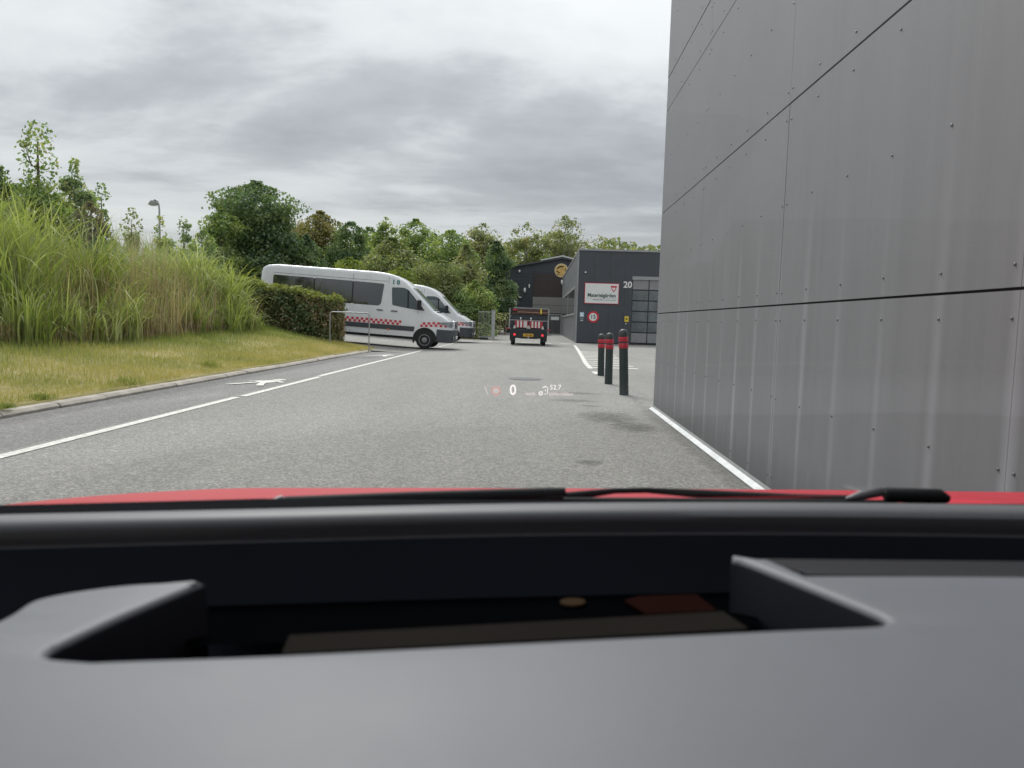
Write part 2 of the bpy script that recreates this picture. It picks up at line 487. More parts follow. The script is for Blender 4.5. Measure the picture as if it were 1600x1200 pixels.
# ------------------------------------------------------------------ mesh helpers
class MB:
    def __init__(s):
        s.v, s.f = [], []

    def add(s, v, f):
        o = len(s.v)
        s.v += [tuple(map(float, p)) for p in v]
        s.f += [tuple(i+o for i in q) for q in f]
        return s

    def box(s, x0, x1, y0, y1, z0, z1, M=None):
        v = [(x, y, z) for z in (z0, z1) for y in (y0, y1) for x in (x0, x1)]
        if M is not None:
            v = [M @ Vector(p) for p in v]
        return s.add(v, [(0, 2, 3, 1), (4, 5, 7, 6), (0, 1, 5, 4), (2, 6, 7, 3), (0, 4, 6, 2), (1, 3, 7, 5)])

    def prism(s, pts, a, b, fn):
        """pts: polygon in 2D; fn(u, v, w) -> 3D; extruded from w=a to w=b"""
        n = len(pts)
        v = [fn(u, w_, a) for u, w_ in pts] + [fn(u, w_, b) for u, w_ in pts]
        f = [tuple(range(n))[::-1], tuple(range(n, 2*n))] + [(i, (i+1) % n, n+(i+1) % n, n+i) for i in range(n)]
        return s.add(v, f)

    def tube(s, pts, r, n=8, caps=True):
        pts = [Vector(p) for p in pts]
        rr = r if isinstance(r, (list, tuple)) else [r]*len(pts)
        v = []
        up = None
        for i, p in enumerate(pts):
            d = (pts[min(i+1, len(pts)-1)] - pts[max(i-1, 0)]).normalized()
            if up is None:
                up = d.orthogonal().normalized()
            up = (up - d*up.dot(d)).normalized()
            sd_ = d.cross(up)
            for k in range(n):
                a = 2*math.pi*k/n
                v.append(p + (up*math.cos(a) + sd_*math.sin(a))*rr[i])
        f = [(i*n+k, i*n+(k+1) % n, (i+1)*n+(k+1) % n, (i+1)*n+k) for i in range(len(pts)-1) for k in range(n)]
        if caps:
            f += [tuple(range(n))[::-1], tuple(range((len(pts)-1)*n, len(pts)*n))]
        return s.add(v, f)

    def lathe(s, prof, n=24, fn=lambda x, y, z: (x, y, z)):
        """prof: (radius, height) from bottom to top, turned about the local z axis"""
        v = [fn(r*math.cos(2*math.pi*k/n), r*math.sin(2*math.pi*k/n), z) for r, z in prof for k in range(n)]
        m = len(prof)
        f = [(i*n+k, i*n+(k+1) % n, (i+1)*n+(k+1) % n, (i+1)*n+k) for i in range(m-1) for k in range(n)]
        f += [tuple(range(n))[::-1], tuple(range((m-1)*n, m*n))]
        return s.add(v, f)

    def grid(s, rows, close=False):
        m, n = len(rows), len(rows[0])
        v = [p for r in rows for p in r]
        f = [(i*n+k, i*n+(k+1) % n, (i+1)*n+(k+1) % n, (i+1)*n+k) for i in range(m-1) for k in range(n if close else n-1)]
        return s.add(v, f)

    def mesh(s, name):
        me = bpy.data.meshes.new(name)
        me.from_pydata(s.v, [], s.f)
        me.update()
        return me

    def build(s, name, material, parent=None, smooth=None, bevel=0.0, segs=2, fix=True):
        me = s.mesh(name)
        if fix:
            bm = bmesh.new()
            bm.from_mesh(me)
            bmesh.ops.remove_doubles(bm, verts=bm.verts, dist=1e-5)
            bmesh.ops.recalc_face_normals(bm, faces=bm.faces)
            bm.to_mesh(me)
            bm.free()
        return link(name, me, material, parent, smooth, bevel, segs)


def link(name, me, material, parent=None, smooth=None, bevel=0.0, segs=2):
    if material and not me.materials:
        me.materials.append(MAT[material])
    o = bpy.data.objects.new(name, me)
    COL.objects.link(o)
    if parent is not None:
        o.parent = parent
    if smooth is not None:
        me.polygons.foreach_set('use_smooth', [True]*len(me.polygons))
        me.set_sharp_from_angle(angle=R(smooth))
    if bevel:
        b = o.modifiers.new('bevel', 'BEVEL')
        b.width = bevel
        b.segments = segs
        b.limit_method = 'ANGLE'
        b.angle_limit = R(40)
    return o


def tag(o, label=None, cat=None, group=None, kind=None):
    for k, v in (('label', label), ('category', cat), ('group', group), ('kind', kind)):
        if v:
            o[k] = v
    return o


def thing(name, label, cat, loc=(0, 0, 0), rot=(0, 0, 0), group=None, kind=None):
    o = bpy.data.objects.new(name, None)
    COL.objects.link(o)
    o.location = loc
    o.rotation_euler = rot
    return tag(o, label, cat, group, kind)


def copy_tree(o, parent=None):
    c = o.copy()
    COL.objects.link(c)
    c.parent = parent
    for ch in list(o.children):
        copy_tree(ch, c)
    return c


def box_obj(name, material, parent, *b, bevel=0.0, M=None):
    return MB().box(*b, M=M).build(name, material, parent, bevel=bevel)


def text_obj(name, s, size, material, parent, M, extrude=0.002, bold=0.0, align='CENTER', xs=1.0):
    cu = bpy.data.curves.new(name, 'FONT')
    cu.body = s
    cu.size = size
    cu.extrude = extrude
    cu.offset = bold
    cu.align_x = align
    cu.align_y = 'CENTER'
    cu.resolution_u = 3
    t = bpy.data.objects.new(name+'_curve', cu)
    COL.objects.link(t)
    dg = bpy.context.evaluated_depsgraph_get()
    me = bpy.data.meshes.new_from_object(t.evaluated_get(dg))
    bpy.data.objects.remove(t)
    bpy.data.curves.remove(cu)
    me.materials.clear()
    me.transform(M @ Matrix.Diagonal((xs, 1, 1, 1)))
    return link(name, me, material, parent)


def FACE(x, y, z):
    """frame for lettering on a wall that faces the camera (towards -Y)"""
    return Matrix.Translation((x, y, z)) @ Matrix.Rotation(R(90), 4, 'X')


# ------------------------------------------------------------------ foliage helpers
def leaves(name, c, nrm, size, tint, material, parent=None, elong=1.6):
    """one diamond-shaped face per leaf or leaf spray"""
    n = len(c)
    nrm = nrm/np.linalg.norm(nrm, axis=1, keepdims=True)
    a = RNG.normal(size=(n, 3))
    a -= nrm*np.sum(a*nrm, axis=1, keepdims=True)
    a /= np.linalg.norm(a, axis=1, keepdims=True)
    b = np.cross(nrm, a)
    size = np.broadcast_to(np.asarray(size), (n,))[:, None]
    fold = nrm*size*0.18
    v = np.stack([c-a*size*elong*0.5, c+b*size*0.5+fold, c+a*size*elong*0.5, c-b*size*0.5+fold], axis=1).reshape(-1, 3)
    return raw_mesh(name, v, np.arange(4*n), 4, tint, material, parent)


def raw_mesh(name, v, loops, k, tint, material, parent=None):
    n = len(loops)//k
    me = bpy.data.meshes.new(name)
    me.vertices.add(len(v))
    me.vertices.foreach_set('co', np.asarray(v, dtype=np.float32).ravel())
    me.loops.add(len(loops))
    me.loops.foreach_set('vertex_index', np.asarray(loops, dtype=np.int32))
    me.polygons.add(n)
    me.polygons.foreach_set('loop_start', np.arange(0, n*k, k, dtype=np.int32))
    me.update(calc_edges=True)
    at_ = me.attributes.new('tint', 'FLOAT', 'FACE')
    at_.data.foreach_set('value', np.asarray(tint, dtype=np.float32))
    return link(name, me, material, parent)


def crown_points(lobes, n, hollow=0.5):
    """leaf positions gathered on the shells of many overlapping lobes"""
    cs = np.array([l[0] for l in lobes])
    rs = np.array([l[1] for l in lobes])
    w = np.array([np.prod(r)**(2/3) for r in rs])
    idx = RNG.choice(len(lobes), n, p=w/w.sum())
    d = RNG.normal(size=(n, 3))
    d /= np.linalg.norm(d, axis=1, keepdims=True)
    rad = (hollow + (1-hollow)*RNG.random(n))*(1+0.28*RNG.normal(size=n))
    p = cs[idx] + d*rs[idx]*rad[:, None]
    nr = d + 0.9*RNG.normal(size=(n, 3)) + np.array([0, 0, 0.45])
    return p, nr, idx


def tree(name, label, base, height, hw, crown_lo, leaf, n=4500, lsize=0.24, bark='bark', shape='round', nl=34, group=None, lean=0.0, gaps=0.55, cat='tree'):
    """trunk with limbs, a crown of many leaf clumps; base on the ground, crown from crown_lo (share of height) to the top"""
    t = thing(name, label, cat, base, group=group)
    zlo, ztop = height*crown_lo, height
    cz, rz = (zlo+ztop)/2, (ztop-zlo)/2
    lobes = []
    ph_ = RNG.uniform(0, 6.28, 4)

    def ragged(h):
        return 1+0.24*np.sin(4.3*h+ph_[0])+0.18*np.sin(9.1*h+ph_[1])
    k = 0
    while len(lobes) < nl and k < 4000:
        k += 1
        u = RNG.uniform(-1, 1, 3)
        h = u[2]
        if shape == 'round':
            lim = math.sqrt(max(0, 1-h*h))*1.0
        elif shape == 'cone':
            lim = 1.0*(1-(h+1)/2)**0.55 + 0.12
        elif shape == 'open':
            lim = 0.9*math.sqrt(max(0.02, 1-abs(h)**3))
        elif shape == 'oak':
            lim = 0.30+0.75*(1-(h+1)/2)**0.7
        else:                                           # bush: widest low down
            lim = math.sqrt(max(0, 1-((h+1)/2)**2.2))
        lim *= ragged(h)
        rr = math.hypot(u[0], u[1])
        if rr > lim or (rr < lim*gaps*RNG.random() and abs(h) < 0.7):
            continue
        r0 = min(hw, rz)*RNG.uniform(0.20, 0.40)*(0.75 if h > 0.6 else 1)
        c = np.array([u[0]*(hw-r0*0.7)+lean*(h+1)*hw*0.3, u[1]*(hw-r0*0.7), cz+h*(rz-r0*0.55)])
        lobes.append((c, np.array([r0*RNG.uniform(0.9, 1.35), r0*RNG.uniform(0.9, 1.35), r0*RNG.uniform(0.6, 0.95)])))
    p, nr, idx = crown_points(lobes, n)
    lt = RNG.random(len(lobes))
    tint = np.clip(0.55*lt[idx] + 0.45*RNG.random(n), 0, 1)
    # loose sprays between the clumps, along the leader and round the outline
    m = int(n*(0.15 if shape in ('oak', 'open') else 0.40))
    hh = RNG.uniform(-1, 1.06, m)
    if shape == 'round':
        lm_ = np.sqrt(np.clip(1-hh*hh, 0.015, 1))
    elif shape == 'cone':
        lm_ = 0.95*np.clip(1-(hh+1)/2, 0, 1)**0.55+0.08
    elif shape == 'open':
        lm_ = 0.9*np.sqrt(np.clip(1-np.abs(hh)**3, 0.02, 1))
    elif shape == 'oak':
        lm_ = 0.20+0.75*np.clip(1-(hh+1)/2, 0, 1)**0.7
    else:
        lm_ = np.sqrt(np.clip(1-(np.clip(hh+1, 0, 2)/2)**2.2, 0.015, 1))
    aa = RNG.uniform(0, 2*math.pi, m)
    wav = 1+0.16*np.sin(3*aa+2.5*hh+6*RNG.random())+0.12*np.sin(7*aa+5*hh)+0.10*np.sin(9*hh+2*aa)
    q_ = (0.25+0.75*np.sqrt(RNG.random(m)))*lm_*wav*ragged(hh)
    p2 = np.stack([q_*np.cos(aa)*hw*0.95+lean*(hh+1)*hw*0.3, q_*np.sin(aa)*hw*0.95, cz+hh*rz*0.98], 1)
    keep = (np.sin(p2[:, 0]*5.1/hw+1.7)*np.sin(p2[:, 2]*6.3/rz+0.4)*np.sin(p2[:, 1]*4.7/hw) < 0.42)
    p2 = p2[keep]
    m = len(p2)
    tint = np.concatenate([tint, np.clip(0.4+0.25*np.sin(p2[:, 0]*4/hw+p2[:, 2]*5/rz)+0.3*RNG.normal(size=m), 0, 1)])
    p = np.concatenate([p, p2])
    nr = np.concatenate([nr, RNG.normal(size=(m, 3))+np.array([0, 0, 0.7])])
    n = len(p)
    leaves('crown', p, nr, lsize*RNG.uniform(0.6, 1.3, n), tint, leaf, t)
    tr = MB()
    r0 = max(0.05, height*0.016)
    path = [(0, 0, -0.3), (0.02*height*lean, 0.0, zlo*0.6), (0.3*hw*lean*0.4, 0.1*r0, cz), (0.3*hw*lean, 0, ztop-0.25*rz)]
    tr.tube(path, [r0*1.25, r0, r0*0.6, r0*0.15], 8)
    tr.build('trunk', bark, t, smooth=60)
    br = MB()
    for i in range(min(len(lobes), 16)):
        c = lobes[i][0]
        z0 = max(zlo*0.55, c[2]-0.55*math.hypot(c[0], c[1])-0.2*rz)
        st_ = np.array([0, 0, z0])
        mid = st_*0.5+c*0.5+np.array([0, 0, -0.06*height*RNG.random()])
        br.tube([st_, mid, c], [r0*0.45, r0*0.26, r0*0.08], 5)
    br.build('branch', bark, t, smooth=60)
    return t


def blades(n, base, height, width, bend, seg, tint, name, material, parent=None, az=None, jit=0.12):
    """arching ribbons: grass leaves and stalks"""
    az = RNG.uniform(0, 2*math.pi, n) if az is None else az
    d = np.stack([np.cos(az), np.sin(az), np.zeros(n)], 1)
    side = np.stack([-np.sin(az), np.cos(az), np.zeros(n)], 1)
    tw = RNG.uniform(-1, 1, n)[:, None]
    side = side + d*tw*0.8
    side /= np.linalg.norm(side, axis=1, keepdims=True)
    rows = []
    ang0 = RNG.normal(0, jit, n)
    kink = RNG.uniform(1.0, 2.6, n)
    pos = base.copy()
    for i in range(seg+1):
        f = i/seg
        w = width*(1-f)**0.7*(0.5 if i == 0 else 1)
        w = np.maximum(w, width*0.06)
        rows.append((pos-side*w[:, None]*0.5, pos+side*w[:, None]*0.5))
        ang = ang0 + bend*f**kink
        stp = (height/seg)
        pos = pos + d*(np.sin(ang)*stp)[:, None] + np.array([0, 0, 1.0])*(np.cos(ang)*stp)[:, None]
    v = np.stack([x for r_ in rows for x in r_], axis=1)          # n, 2*(seg+1), 3
    m = 2*(seg+1)
    q = np.array([[2*i, 2*i+1, 2*i+3, 2*i+2] for i in range(seg)])
    lp = (np.arange(n)[:, None, None]*m + q[None]).reshape(-1)
    return raw_mesh(name, v.reshape(-1, 3), lp, 4, np.repeat(tint, seg), material, parent)


# ================================================================== GROUND
KX = -5.66                                   # face of the kerb
WX = 1.71                                    # face of the panelled wall


def smooth01(t):
    t = min(1, max(0, t))
    return t*t*(3-2*t)


def drive_z(x):
    return 0.058*max(0.0, -4.9-x) if x > -16 else 0.058*11.1


def bank_z(x, y):
    d = KX-0.30-x
    if d < 0:
        d = 0
    s = 0.135+0.055*smooth01((y-15)/9.0)
    z = 0.085+s*min(d, 5.5)*smooth01(d/1.2+0.35)+0.03*max(0, min(d, 16)-5.5)
    e = smooth01((28.6-y)/2.2)               # falls away to the drive
    far = drive_z(x)
    z = far*(1-e)+z*e
    return z+(0.02*math.sin(x*1.7+y*0.9)+0.012*math.sin(x*4.1-y*2.3))*e*min(1.0, 0.15+d)


tag(MB().grid([[(x, y, -0.06) for x in (-900, -300, -60, 60, 300, 900)] for y in (-200, -20, 60, 200, 500, 1200)]).build('ground', 'meadow'), kind='structure')
road = MB()
road.grid([[(x, y, 0.0) for x in np.linspace(-4.36, 40, 24)] for y in np.linspace(-12, 110, 40)])
tag(road.build('road', 'asphalt'), kind='structure')
pt = MB()
pt.grid([[(x, y, 0.0) for x in (KX, -5.0, -4.36)] for y in np.linspace(-12, 28.0, 14)])
tag(pt.build('path', 'asphalt_path'), kind='structure')
dv = MB()
dv.grid([[(x, y, drive_z(x)-0.001*(x < -4.4)) for x in np.linspace(-20, -4.36, 20)] for y in np.linspace(26.5, 49, 8)])
tag(dv.build('driveway', 'asphalt'), kind='structure')
bk = MB()
bk.grid([[(x, y, bank_z(x, y) if x < KX-0.14 else -0.05) for x in list(np.linspace(-45, -12, 14))+list(np.linspace(-11.5, KX-0.15, 30))+[KX-0.12] ] for y in np.linspace(-8, 28.4, 60)])
tag(bk.build('grass_bank', 'lawn_soil', smooth=80), kind='structure')
# rising ground on the far side of the drive
fb = MB()
fb.grid([[(x, y, 0.02+0.10*smooth01((-3.6-x)/2)*smooth01((y-49)/3)*(1+0.25*max(0, min(10, -x-4)))) for x in np.linspace(-45, -3.55, 26)] for y in np.linspace(48.6, 75, 14)])
tag(fb.build('verge', 'lawn_soil', smooth=80), kind='structure')

# ---- kerb
kerb = thing('kerb', None, None, kind='structure')
kme = None
for i, y0 in enumerate(np.arange(-3, 27.0, 1.0)):
    if kme is None:
        k0 = MB().prism([(-0.17, -0.1), (0, -0.1), (0, 0.03), (-0.045, 0.062), (-0.17, 0.072)], 0.006, 0.994, lambda u, v, w: (u, w, v)).build('kerb_stone', 'kerb_stone', kerb, bevel=0.008)
        kme = k0.data
        ko = k0
    else:
        ko = k0.copy()
        COL.objects.link(ko)
    ko.location = (KX-0.0+random.uniform(-0.008, 0.008) - 0.002*max(0, y0-24)**2, y0, random.uniform(-0.006, 0.006)-0.012*max(0, y0-24))
    ko.rotation_euler = (0, random.uniform(-0.02, 0.02), random.uniform(-0.006, 0.006)+0.02*max(0, y0-24))

# ---- painted markings
Z1 = 0.006


def paint(name, polys):
    b = MB()
    for q in polys:
        b.add([(x, y, Z1+0.0) for x, y in q], [tuple(range(len(q)))])
    return tag(b.build(name, 'road_paint', fix=True), kind='structure')


def seg(x0, x1, y0, y1, dx=0.0):
    return [(x0+dx, y0), (x1+dx, y0), (x1, y1), (x0, y1)]


for (y0, y1, dx) in ((-2, 10.78, 0.0), (10.92, 14.9, 0.03), (15.08, 28.7, -0.02)):
    pts = np.linspace(y0, y1, 14)
    polys = []
    for a, b in zip(pts[:-1], pts[1:]):
        polys.append([(-4.285+dx, a), (-4.17+dx, a), (-4.17+dx, b), (-4.285+dx, b)])
    paint('edge_line', polys)
PED = [[(-.10, 1.55), (.10, 1.55), (.13, 1.75), (.08, 1.92), (-.08, 1.92), (-.13, 1.75)],
       [(-.17, .80), (.15, .80), (.19, 1.20), (.12, 1.48), (-.13, 1.48), (-.21, 1.15)],
       [(-.21, 1.36), (-.38, 1.02), (-.33, .94), (-.16, 1.18)], [(.13, 1.40), (.37, 1.16), (.40, .98), (.32, .98), (.28, 1.10), (.14, 1.20)],
       [(-.17, .82), (.0, .82), (-.14, .42), (-.26, 0), (-.40, 0), (-.27, .46)], [(.0, .82), (.15, .82), (.24, .46), (.40, .06), (.28, 0), (.11, .40)]]


def pictogram(cx, cy, ang):
    c, s_ = math.cos(ang), math.sin(ang)
    b = MB()
    for j, q in enumerate(PED):
        b.add([(cx+0.85*x*c-0.75*y*s_, cy+0.85*x*s_+0.75*y*c, Z1+0.0012*j) for x, y in q], [tuple(range(len(q)))])
    return tag(b.build('path_pictogram', 'road_paint'), kind='structure')


pictogram(-4.84, 12.6, R(-8))
pictogram(-4.85, 23.3, R(-8))
for i, x in enumerate(np.arange(-5.3, 2.2, 1.12)):
    paint('give_way_mark', [[(x, 43.0+0.13*i), (x+0.62, 43.07+0.13*i), (x+0.62, 43.62+0.13*i), (x, 43.55+0.13*i)]])
for y in np.arange(33.0, 42.5, 1.25):
    paint('edge_dash', [seg(-4.2+0.0*y, -4.06, y, y+0.65)])
ln = [(2.10, 41.5), (1.86, 33.0), (1.66, 27.0), (1.52, 23.0), (1.49, 20.5)]
paint('yard_edge_line', [[(ax-0.07, ay), (ax+0.07, ay), (bx+0.07, by), (bx-0.07, by)] for (ax, ay), (bx, by) in zip(ln[:-1], ln[1:])])
paint('yard_edge_mark', [seg(1.42, 1.60, 18.3, 19.3)])
for i, y in enumerate(np.arange(20.9, 33.5, 1.15)):
    x0 = np.interp(y, [20.5, 23, 27, 33, 41.5], [1.49, 1.52, 1.66, 1.86, 2.10])+0.08
    paint('hatch_stripe', [[(x0, y), (x0+1.25, y+0.05), (x0+1.25, y+0.42), (x0, y+0.37)]])
mh = MB().lathe([(0.33, 0.0), (0.33, 0.007), (0.29, 0.010), (0.0, 0.010)], 28, lambda x, y, z: (-0.2+x, 16.1+y, z))
tag(mh.build('manhole_cover', 'van_plastic'), 'dark round manhole cover set in the road', 'manhole')

# ================================================================== PANELLED BUILDING (right)
bl = thing('panel_clad_building', 'tall grey building clad in large screwed panels, close on the right', 'building', (WX, 0, 0))
YJ = [11.0-2.735*i for i in range(0, 6)]          # vertical joints
ZJ = [0.06, 1.37, 2.76, 4.15, 4.60, 5.99, 7.38, 8.2]
box_obj('wall_core', 'joint_dark', bl, 0.022, 9.0, -3.0, 10.985, 0.0, 8.18)
box_obj('end_wall', 'cladding', bl, 0.03, 9.0, 10.988, 11.0, 0.02, 8.19)
cap = box_obj('roof_coping', 'facade_frame', bl, -0.03, 9.05, -3.05, 11.04, 8.205, 8.29)
scr = MB().lathe([(0.0070, 0.0), (0.0070, 0.0015), (0.0056, 0.004), (0.003, 0.005)], 10, lambda x, y, z: (-z, x, y)).mesh('screw')
scr.polygons.foreach_set('use_smooth', [True]*len(scr.polygons))
pm = {}
for i in range(len(YJ)-1):
    for j in range(len(ZJ)-1):
        y1, y0 = YJ[i]-0.0025, YJ[i+1]+0.0025
        z0, z1 = ZJ[j]+(0.0 if j == 0 else 0.006), ZJ[j+1]-0.006
        key = round(z1-z0, 3)
        if key not in pm:
            pm[key] = MB().box(0.0, 0.02, 0, y1-y0, 0, z1-z0).mesh('panel')
        pn = link('panel', pm[key], 'cladding', bl, bevel=0.0)
        pn.location = (random.uniform(-0.0012, 0.0012), y0, z0)
        if j > 4:
            continue
        zs = [0.085, (z1-z0)/2, (z1-z0)-0.105] if z1-z0 > 0.8 else [0.08, (z1-z0)-0.08]
        for k in range(6):
            yy = [0.042, 0.547, 1.094, 1.641, 2.188, 2.683][k]
            for zc in zs:
                if y0+yy < 1.6:
                    continue
                q = link('screw', scr, 'screw', pn)
                q.location = (-0.0005, yy+random.uniform(-0.006, 0.006), zc+random.uniform(-0.008, 0.008))
fl = MB().prism([(0.0, 0.0), (-0.060, 0.0), (-0.060, 0.010), (-0.012, 0.035), (-0.003, 0.062)], 0.0, 14.0, lambda u, v, w: (u, 11.01-w, v+0.004))
fl.build('base_flashing', 'flashing', bl)

# ================================================================== WORKSHOP BUILDING 20
wk = thing('workshop_building', 'dark flat-roofed workshop with number 20 and a glazed roller door', 'building', (2.48, 46.7, 0))
DX0, DX1, DZ1 = 3.22, 8.2, 4.05
fr = MB()
fr.box(0, DX0, 0, 0.25, 0, 5.55)
fr.box(DX0, DX1, 0, 0.25, DZ1, 5.55)
fr.box(DX1, 16, 0, 0.25, 0, 5.55)
fr.build('front_wall', 'facade_dark', wk)
for x in (0.9, 1.85, 2.75):
    box_obj('wall_seam', 'joint_dark', wk, x, x+0.012, -0.004, 0.02, 0.05, 5.5)
sdw = box_obj('side_wall', 'facade_side', wk, -0.02, 0.2, 0.26, 30.0, 0, 5.53)
for y in np.arange(1.2, 30, 1.2):
    MB().box(-0.032, -0.021, y, y+0.05, 0.1, 5.4).build('wall_rib', 'facade_frame', sdw)
# tall side window with pale frame
swin = box_obj('side_window', 'pane_reflect', wk, -0.035, -0.015, 2.0, 27.5, 1.85, 3.45)
for b in ((-0.07, -0.014, 1.85, 2.0, 1.7, 3.55), (-0.07, -0.014, 27.5, 27.7, 1.7, 3.55), (-0.07, -0.014, 2.0, 27.5, 3.45, 3.6), (-0.07, -0.014, 2.0, 27.5, 1.72, 1.85), (-0.06, -0.014, 14.6, 14.75, 1.85, 3.45)):
    MB().box(*b).build('window_frame', 'facade_frame', swin)
box_obj('corner_post', 'facade_frame', wk, -0.10, -0.022, 0.05, 0.20, 0, 5.5)
box_obj('downpipe', 'cage_grey', wk, -0.16, -0.06, 1.4, 1.5, 0.1, 5.4)
box_obj('roof_edge', 'facade_frame', wk, -0.06, 16.1, -0.05, 30.1, 5.552, 5.66)
box_obj('plinth_shadow_strip', 'joint_dark', wk, 0.0, DX0, -0.006, 0.02, 0.0, 0.07)  # solid dark strip with the gap's shade put into its colour
# roller door
dr = box_obj('roller_door', 'door_frame_dark', wk, DX0, DX1, 0.10, 0.16, 0.0, DZ1)
box_obj('door_lintel', 'facade_frame', wk, DX0-0.02, DX1+0.1, -0.012, 0.09, DZ1-0.15, DZ1+0.05)
nr_, nc_ = 6, 5
cw, chh = (DX1-DX0)/nc_, (DZ1-0.22)/nr_
for c in range(nc_):
    for r_ in range(nr_):
        x0 = DX0+c*cw
        z0 = 0.10+r_*chh
        solid = r_ in (0, 5)
        MB().box(x0+0.03, x0+cw-0.03, 0.065 if solid else 0.075, 0.098, z0+0.035, z0+chh-0.035).build('door_panel' if solid else 'pane', 'door_panel_grey' if solid else 'pane_reflect', dr)
# lettering 20
text_obj('house_number', '20', 0.52, 'white_print', wk, FACE(2.93, -0.012, 3.57), 0.008, bold=0.012)
box_obj('wall_light', 'white_print', wk, 0.33, 0.42, -0.08, 0.0, 4.22, 4.30, bevel=0.01)

sg = thing('company_sign', 'large white sign with thin red border and the word Materielgården on dark wall', 'sign', (2.48+0.36, 46.7, 2.40))
box_obj('border', 'sign_red', sg, 0, 2.06, -0.05, -0.002, 0, 1.24)
box_obj('panel', 'sign_white', sg, 0.035, 2.025, -0.056, -0.045, 0.035, 1.205)
text_obj('lettering', 'Materielgården', 0.305, 'sign_text', sg, FACE(1.03, -0.059, 0.50), 0.001, bold=0.008, xs=0.92)
box_obj('rule', 'sign_grey', sg, 0.13, 1.92, -0.059, -0.055, 0.325, 0.337)
for (x0, x1, m_) in ((0.50, 0.88, 'sign_text'), (0.91, 1.10, 'sign_text'), (1.15, 1.22, 'sign_text'), (1.27, 1.52, 'sign_grey'), (1.55, 1.90, 'sign_grey')):
    box_obj('small_print', m_, sg, x0, x1, -0.059, -0.055, 0.215, 0.25)      # too small to read in the photograph
lg = MB().prism([(1.55, 1.09), (1.93, 1.09), (1.86, 0.86), (1.74, 0.70), (1.62, 0.86)], -0.062, -0.056, lambda u, v, w: (u, w, v)).build('crest', 'sign_red', sg)
MB().prism([(1.63, 0.97), (1.685, 1.0), (1.74, 0.965), (1.795, 1.0), (1.85, 0.97), (1.80, 0.86), (1.74, 0.775), (1.68, 0.86)], -0.066, -0.0625, lambda u, v, w: (u, w, v)).build('crest_heart', 'sign_white', lg)


def disc(r, y0, y1, n=36):
    return MB().prism([(r*math.cos(2*math.pi*k/n), r*math.sin(2*math.pi*k/n)) for k in range(n)], y0, y1, lambda u, v, w: (u, w, v))


sl = thing('speed_sign', 'round red-ringed speed sign reading 15 below the big white sign', 'sign', (2.48+0.93, 46.7, 1.60))
disc(0.345, -0.03, -0.002).build('red_ring', 'sign_red', sl)
disc(0.235, -0.036, -0.029).build('face', 'sign_white', sl)
text_obj('numerals', '15', 0.34, 'sign_text', sl, FACE(0, -0.039, 0), 0.001, bold=0.006)
ip = thing('info_plate', 'small pale blue plate with two narrow strips beside the 15 sign', 'sign', (2.48+0.12, 46.7, 1.35))
box_obj('plate', 'sign_blue', ip, 0, 0.26, -0.02, -0.002, 0.22, 0.52)
box_obj('pictogram', 'sign_white', ip, 0.05, 0.21, -0.024, -0.019, 0.28, 0.47)
box_obj('strip', 'sign_grey', ip, 0.03, 0.23, -0.018, -0.002, 0.08, 0.16)
box_obj('strip', 'white_print', ip, 0.04, 0.22, -0.018, -0.002, 0.0, 0.035)
yb = thing('yellow_notice', 'small yellow notice plate beside the glazed roller door', 'sign', (2.48+2.82, 46.7, 1.22))
box_obj('plate', 'sign_yellow', yb, 0, 0.25, -0.03, -0.002, 0.14, 0.48, bevel=0.01)
box_obj('print', 'emblem_dark', yb, 0.07, 0.18, -0.033, -0.029, 0.27, 0.36)
box_obj('push_button', 'white_print', yb, 0.07, 0.13, -0.03, -0.002, 0.0, 0.07)

# ================================================================== GABLE HALL (far)
hl = thing('gable_hall', 'distant dark board-clad hall with gable roof and tall brown door', 'building', (-3.35, 80, 0))
GW = 11.6
hw_ = MB().prism([(0, 0), (GW, 0), (GW, 6.6), (GW/2, 7.75), (0, 6.6)], 0.0, 22.0, lambda u, v, w: (u, w, v))
hw_.build('wall', 'hall_boards', hl)
for z in np.arange(0.4, 6.5, 0.36):
    for (a, b) in ((0.0, 2.82), (6.15, GW)):
        if z < 6.4:
            MB().box(a+0.01, b, -0.025, -0.002, z, z+0.33).build('board', 'hall_boards', hl)
rf = MB()
rf.prism([(-0.3, 6.50), (GW/2, 7.72), (GW+0.3, 6.50), (GW+0.3, 6.64), (GW/2, 7.90), (-0.3, 6.64)], -0.25, 22.3, lambda u, v, w: (u, w, v+0.03))
rf = rf.build('roof', 'roof_dark', hl)
MB().prism([(3.6, 7.43), (GW/2, 7.90), (7.9, 7.45), (7.9, 7.58), (GW/2, 8.04), (3.6, 7.56)], -0.3, -0.2, lambda u, v, w: (u, w, v+0.04)).build('roof_edge', 'roof_white', rf)
dd = box_obj('door', 'door_frame_dark', hl, 2.84, 6.1, -0.03, -0.003, 0.0, 6.2)
for z in np.arange(3.8, 6.0, 0.4):
    MB().box(2.90, 6.05, -0.055, -0.031, z, z+0.38).build('door_panel', 'hall_door_brown', dd)
for z in (2.15, 2.98):
    MB().box(2.90, 6.05, -0.055, -0.031, z, z+0.80).build('door_panel', 'hall_door_grey', dd)
em = thing('round_emblem', 'round golden emblem with dark figure high on the gable', 'emblem', (-3.35+5.75, 79.95, 6.55))
disc(0.70, -0.06, 0.03).build('rim', 'emblem_cream', em)
disc(0.60, -0.075, -0.055).build('face', 'emblem_gold', em)
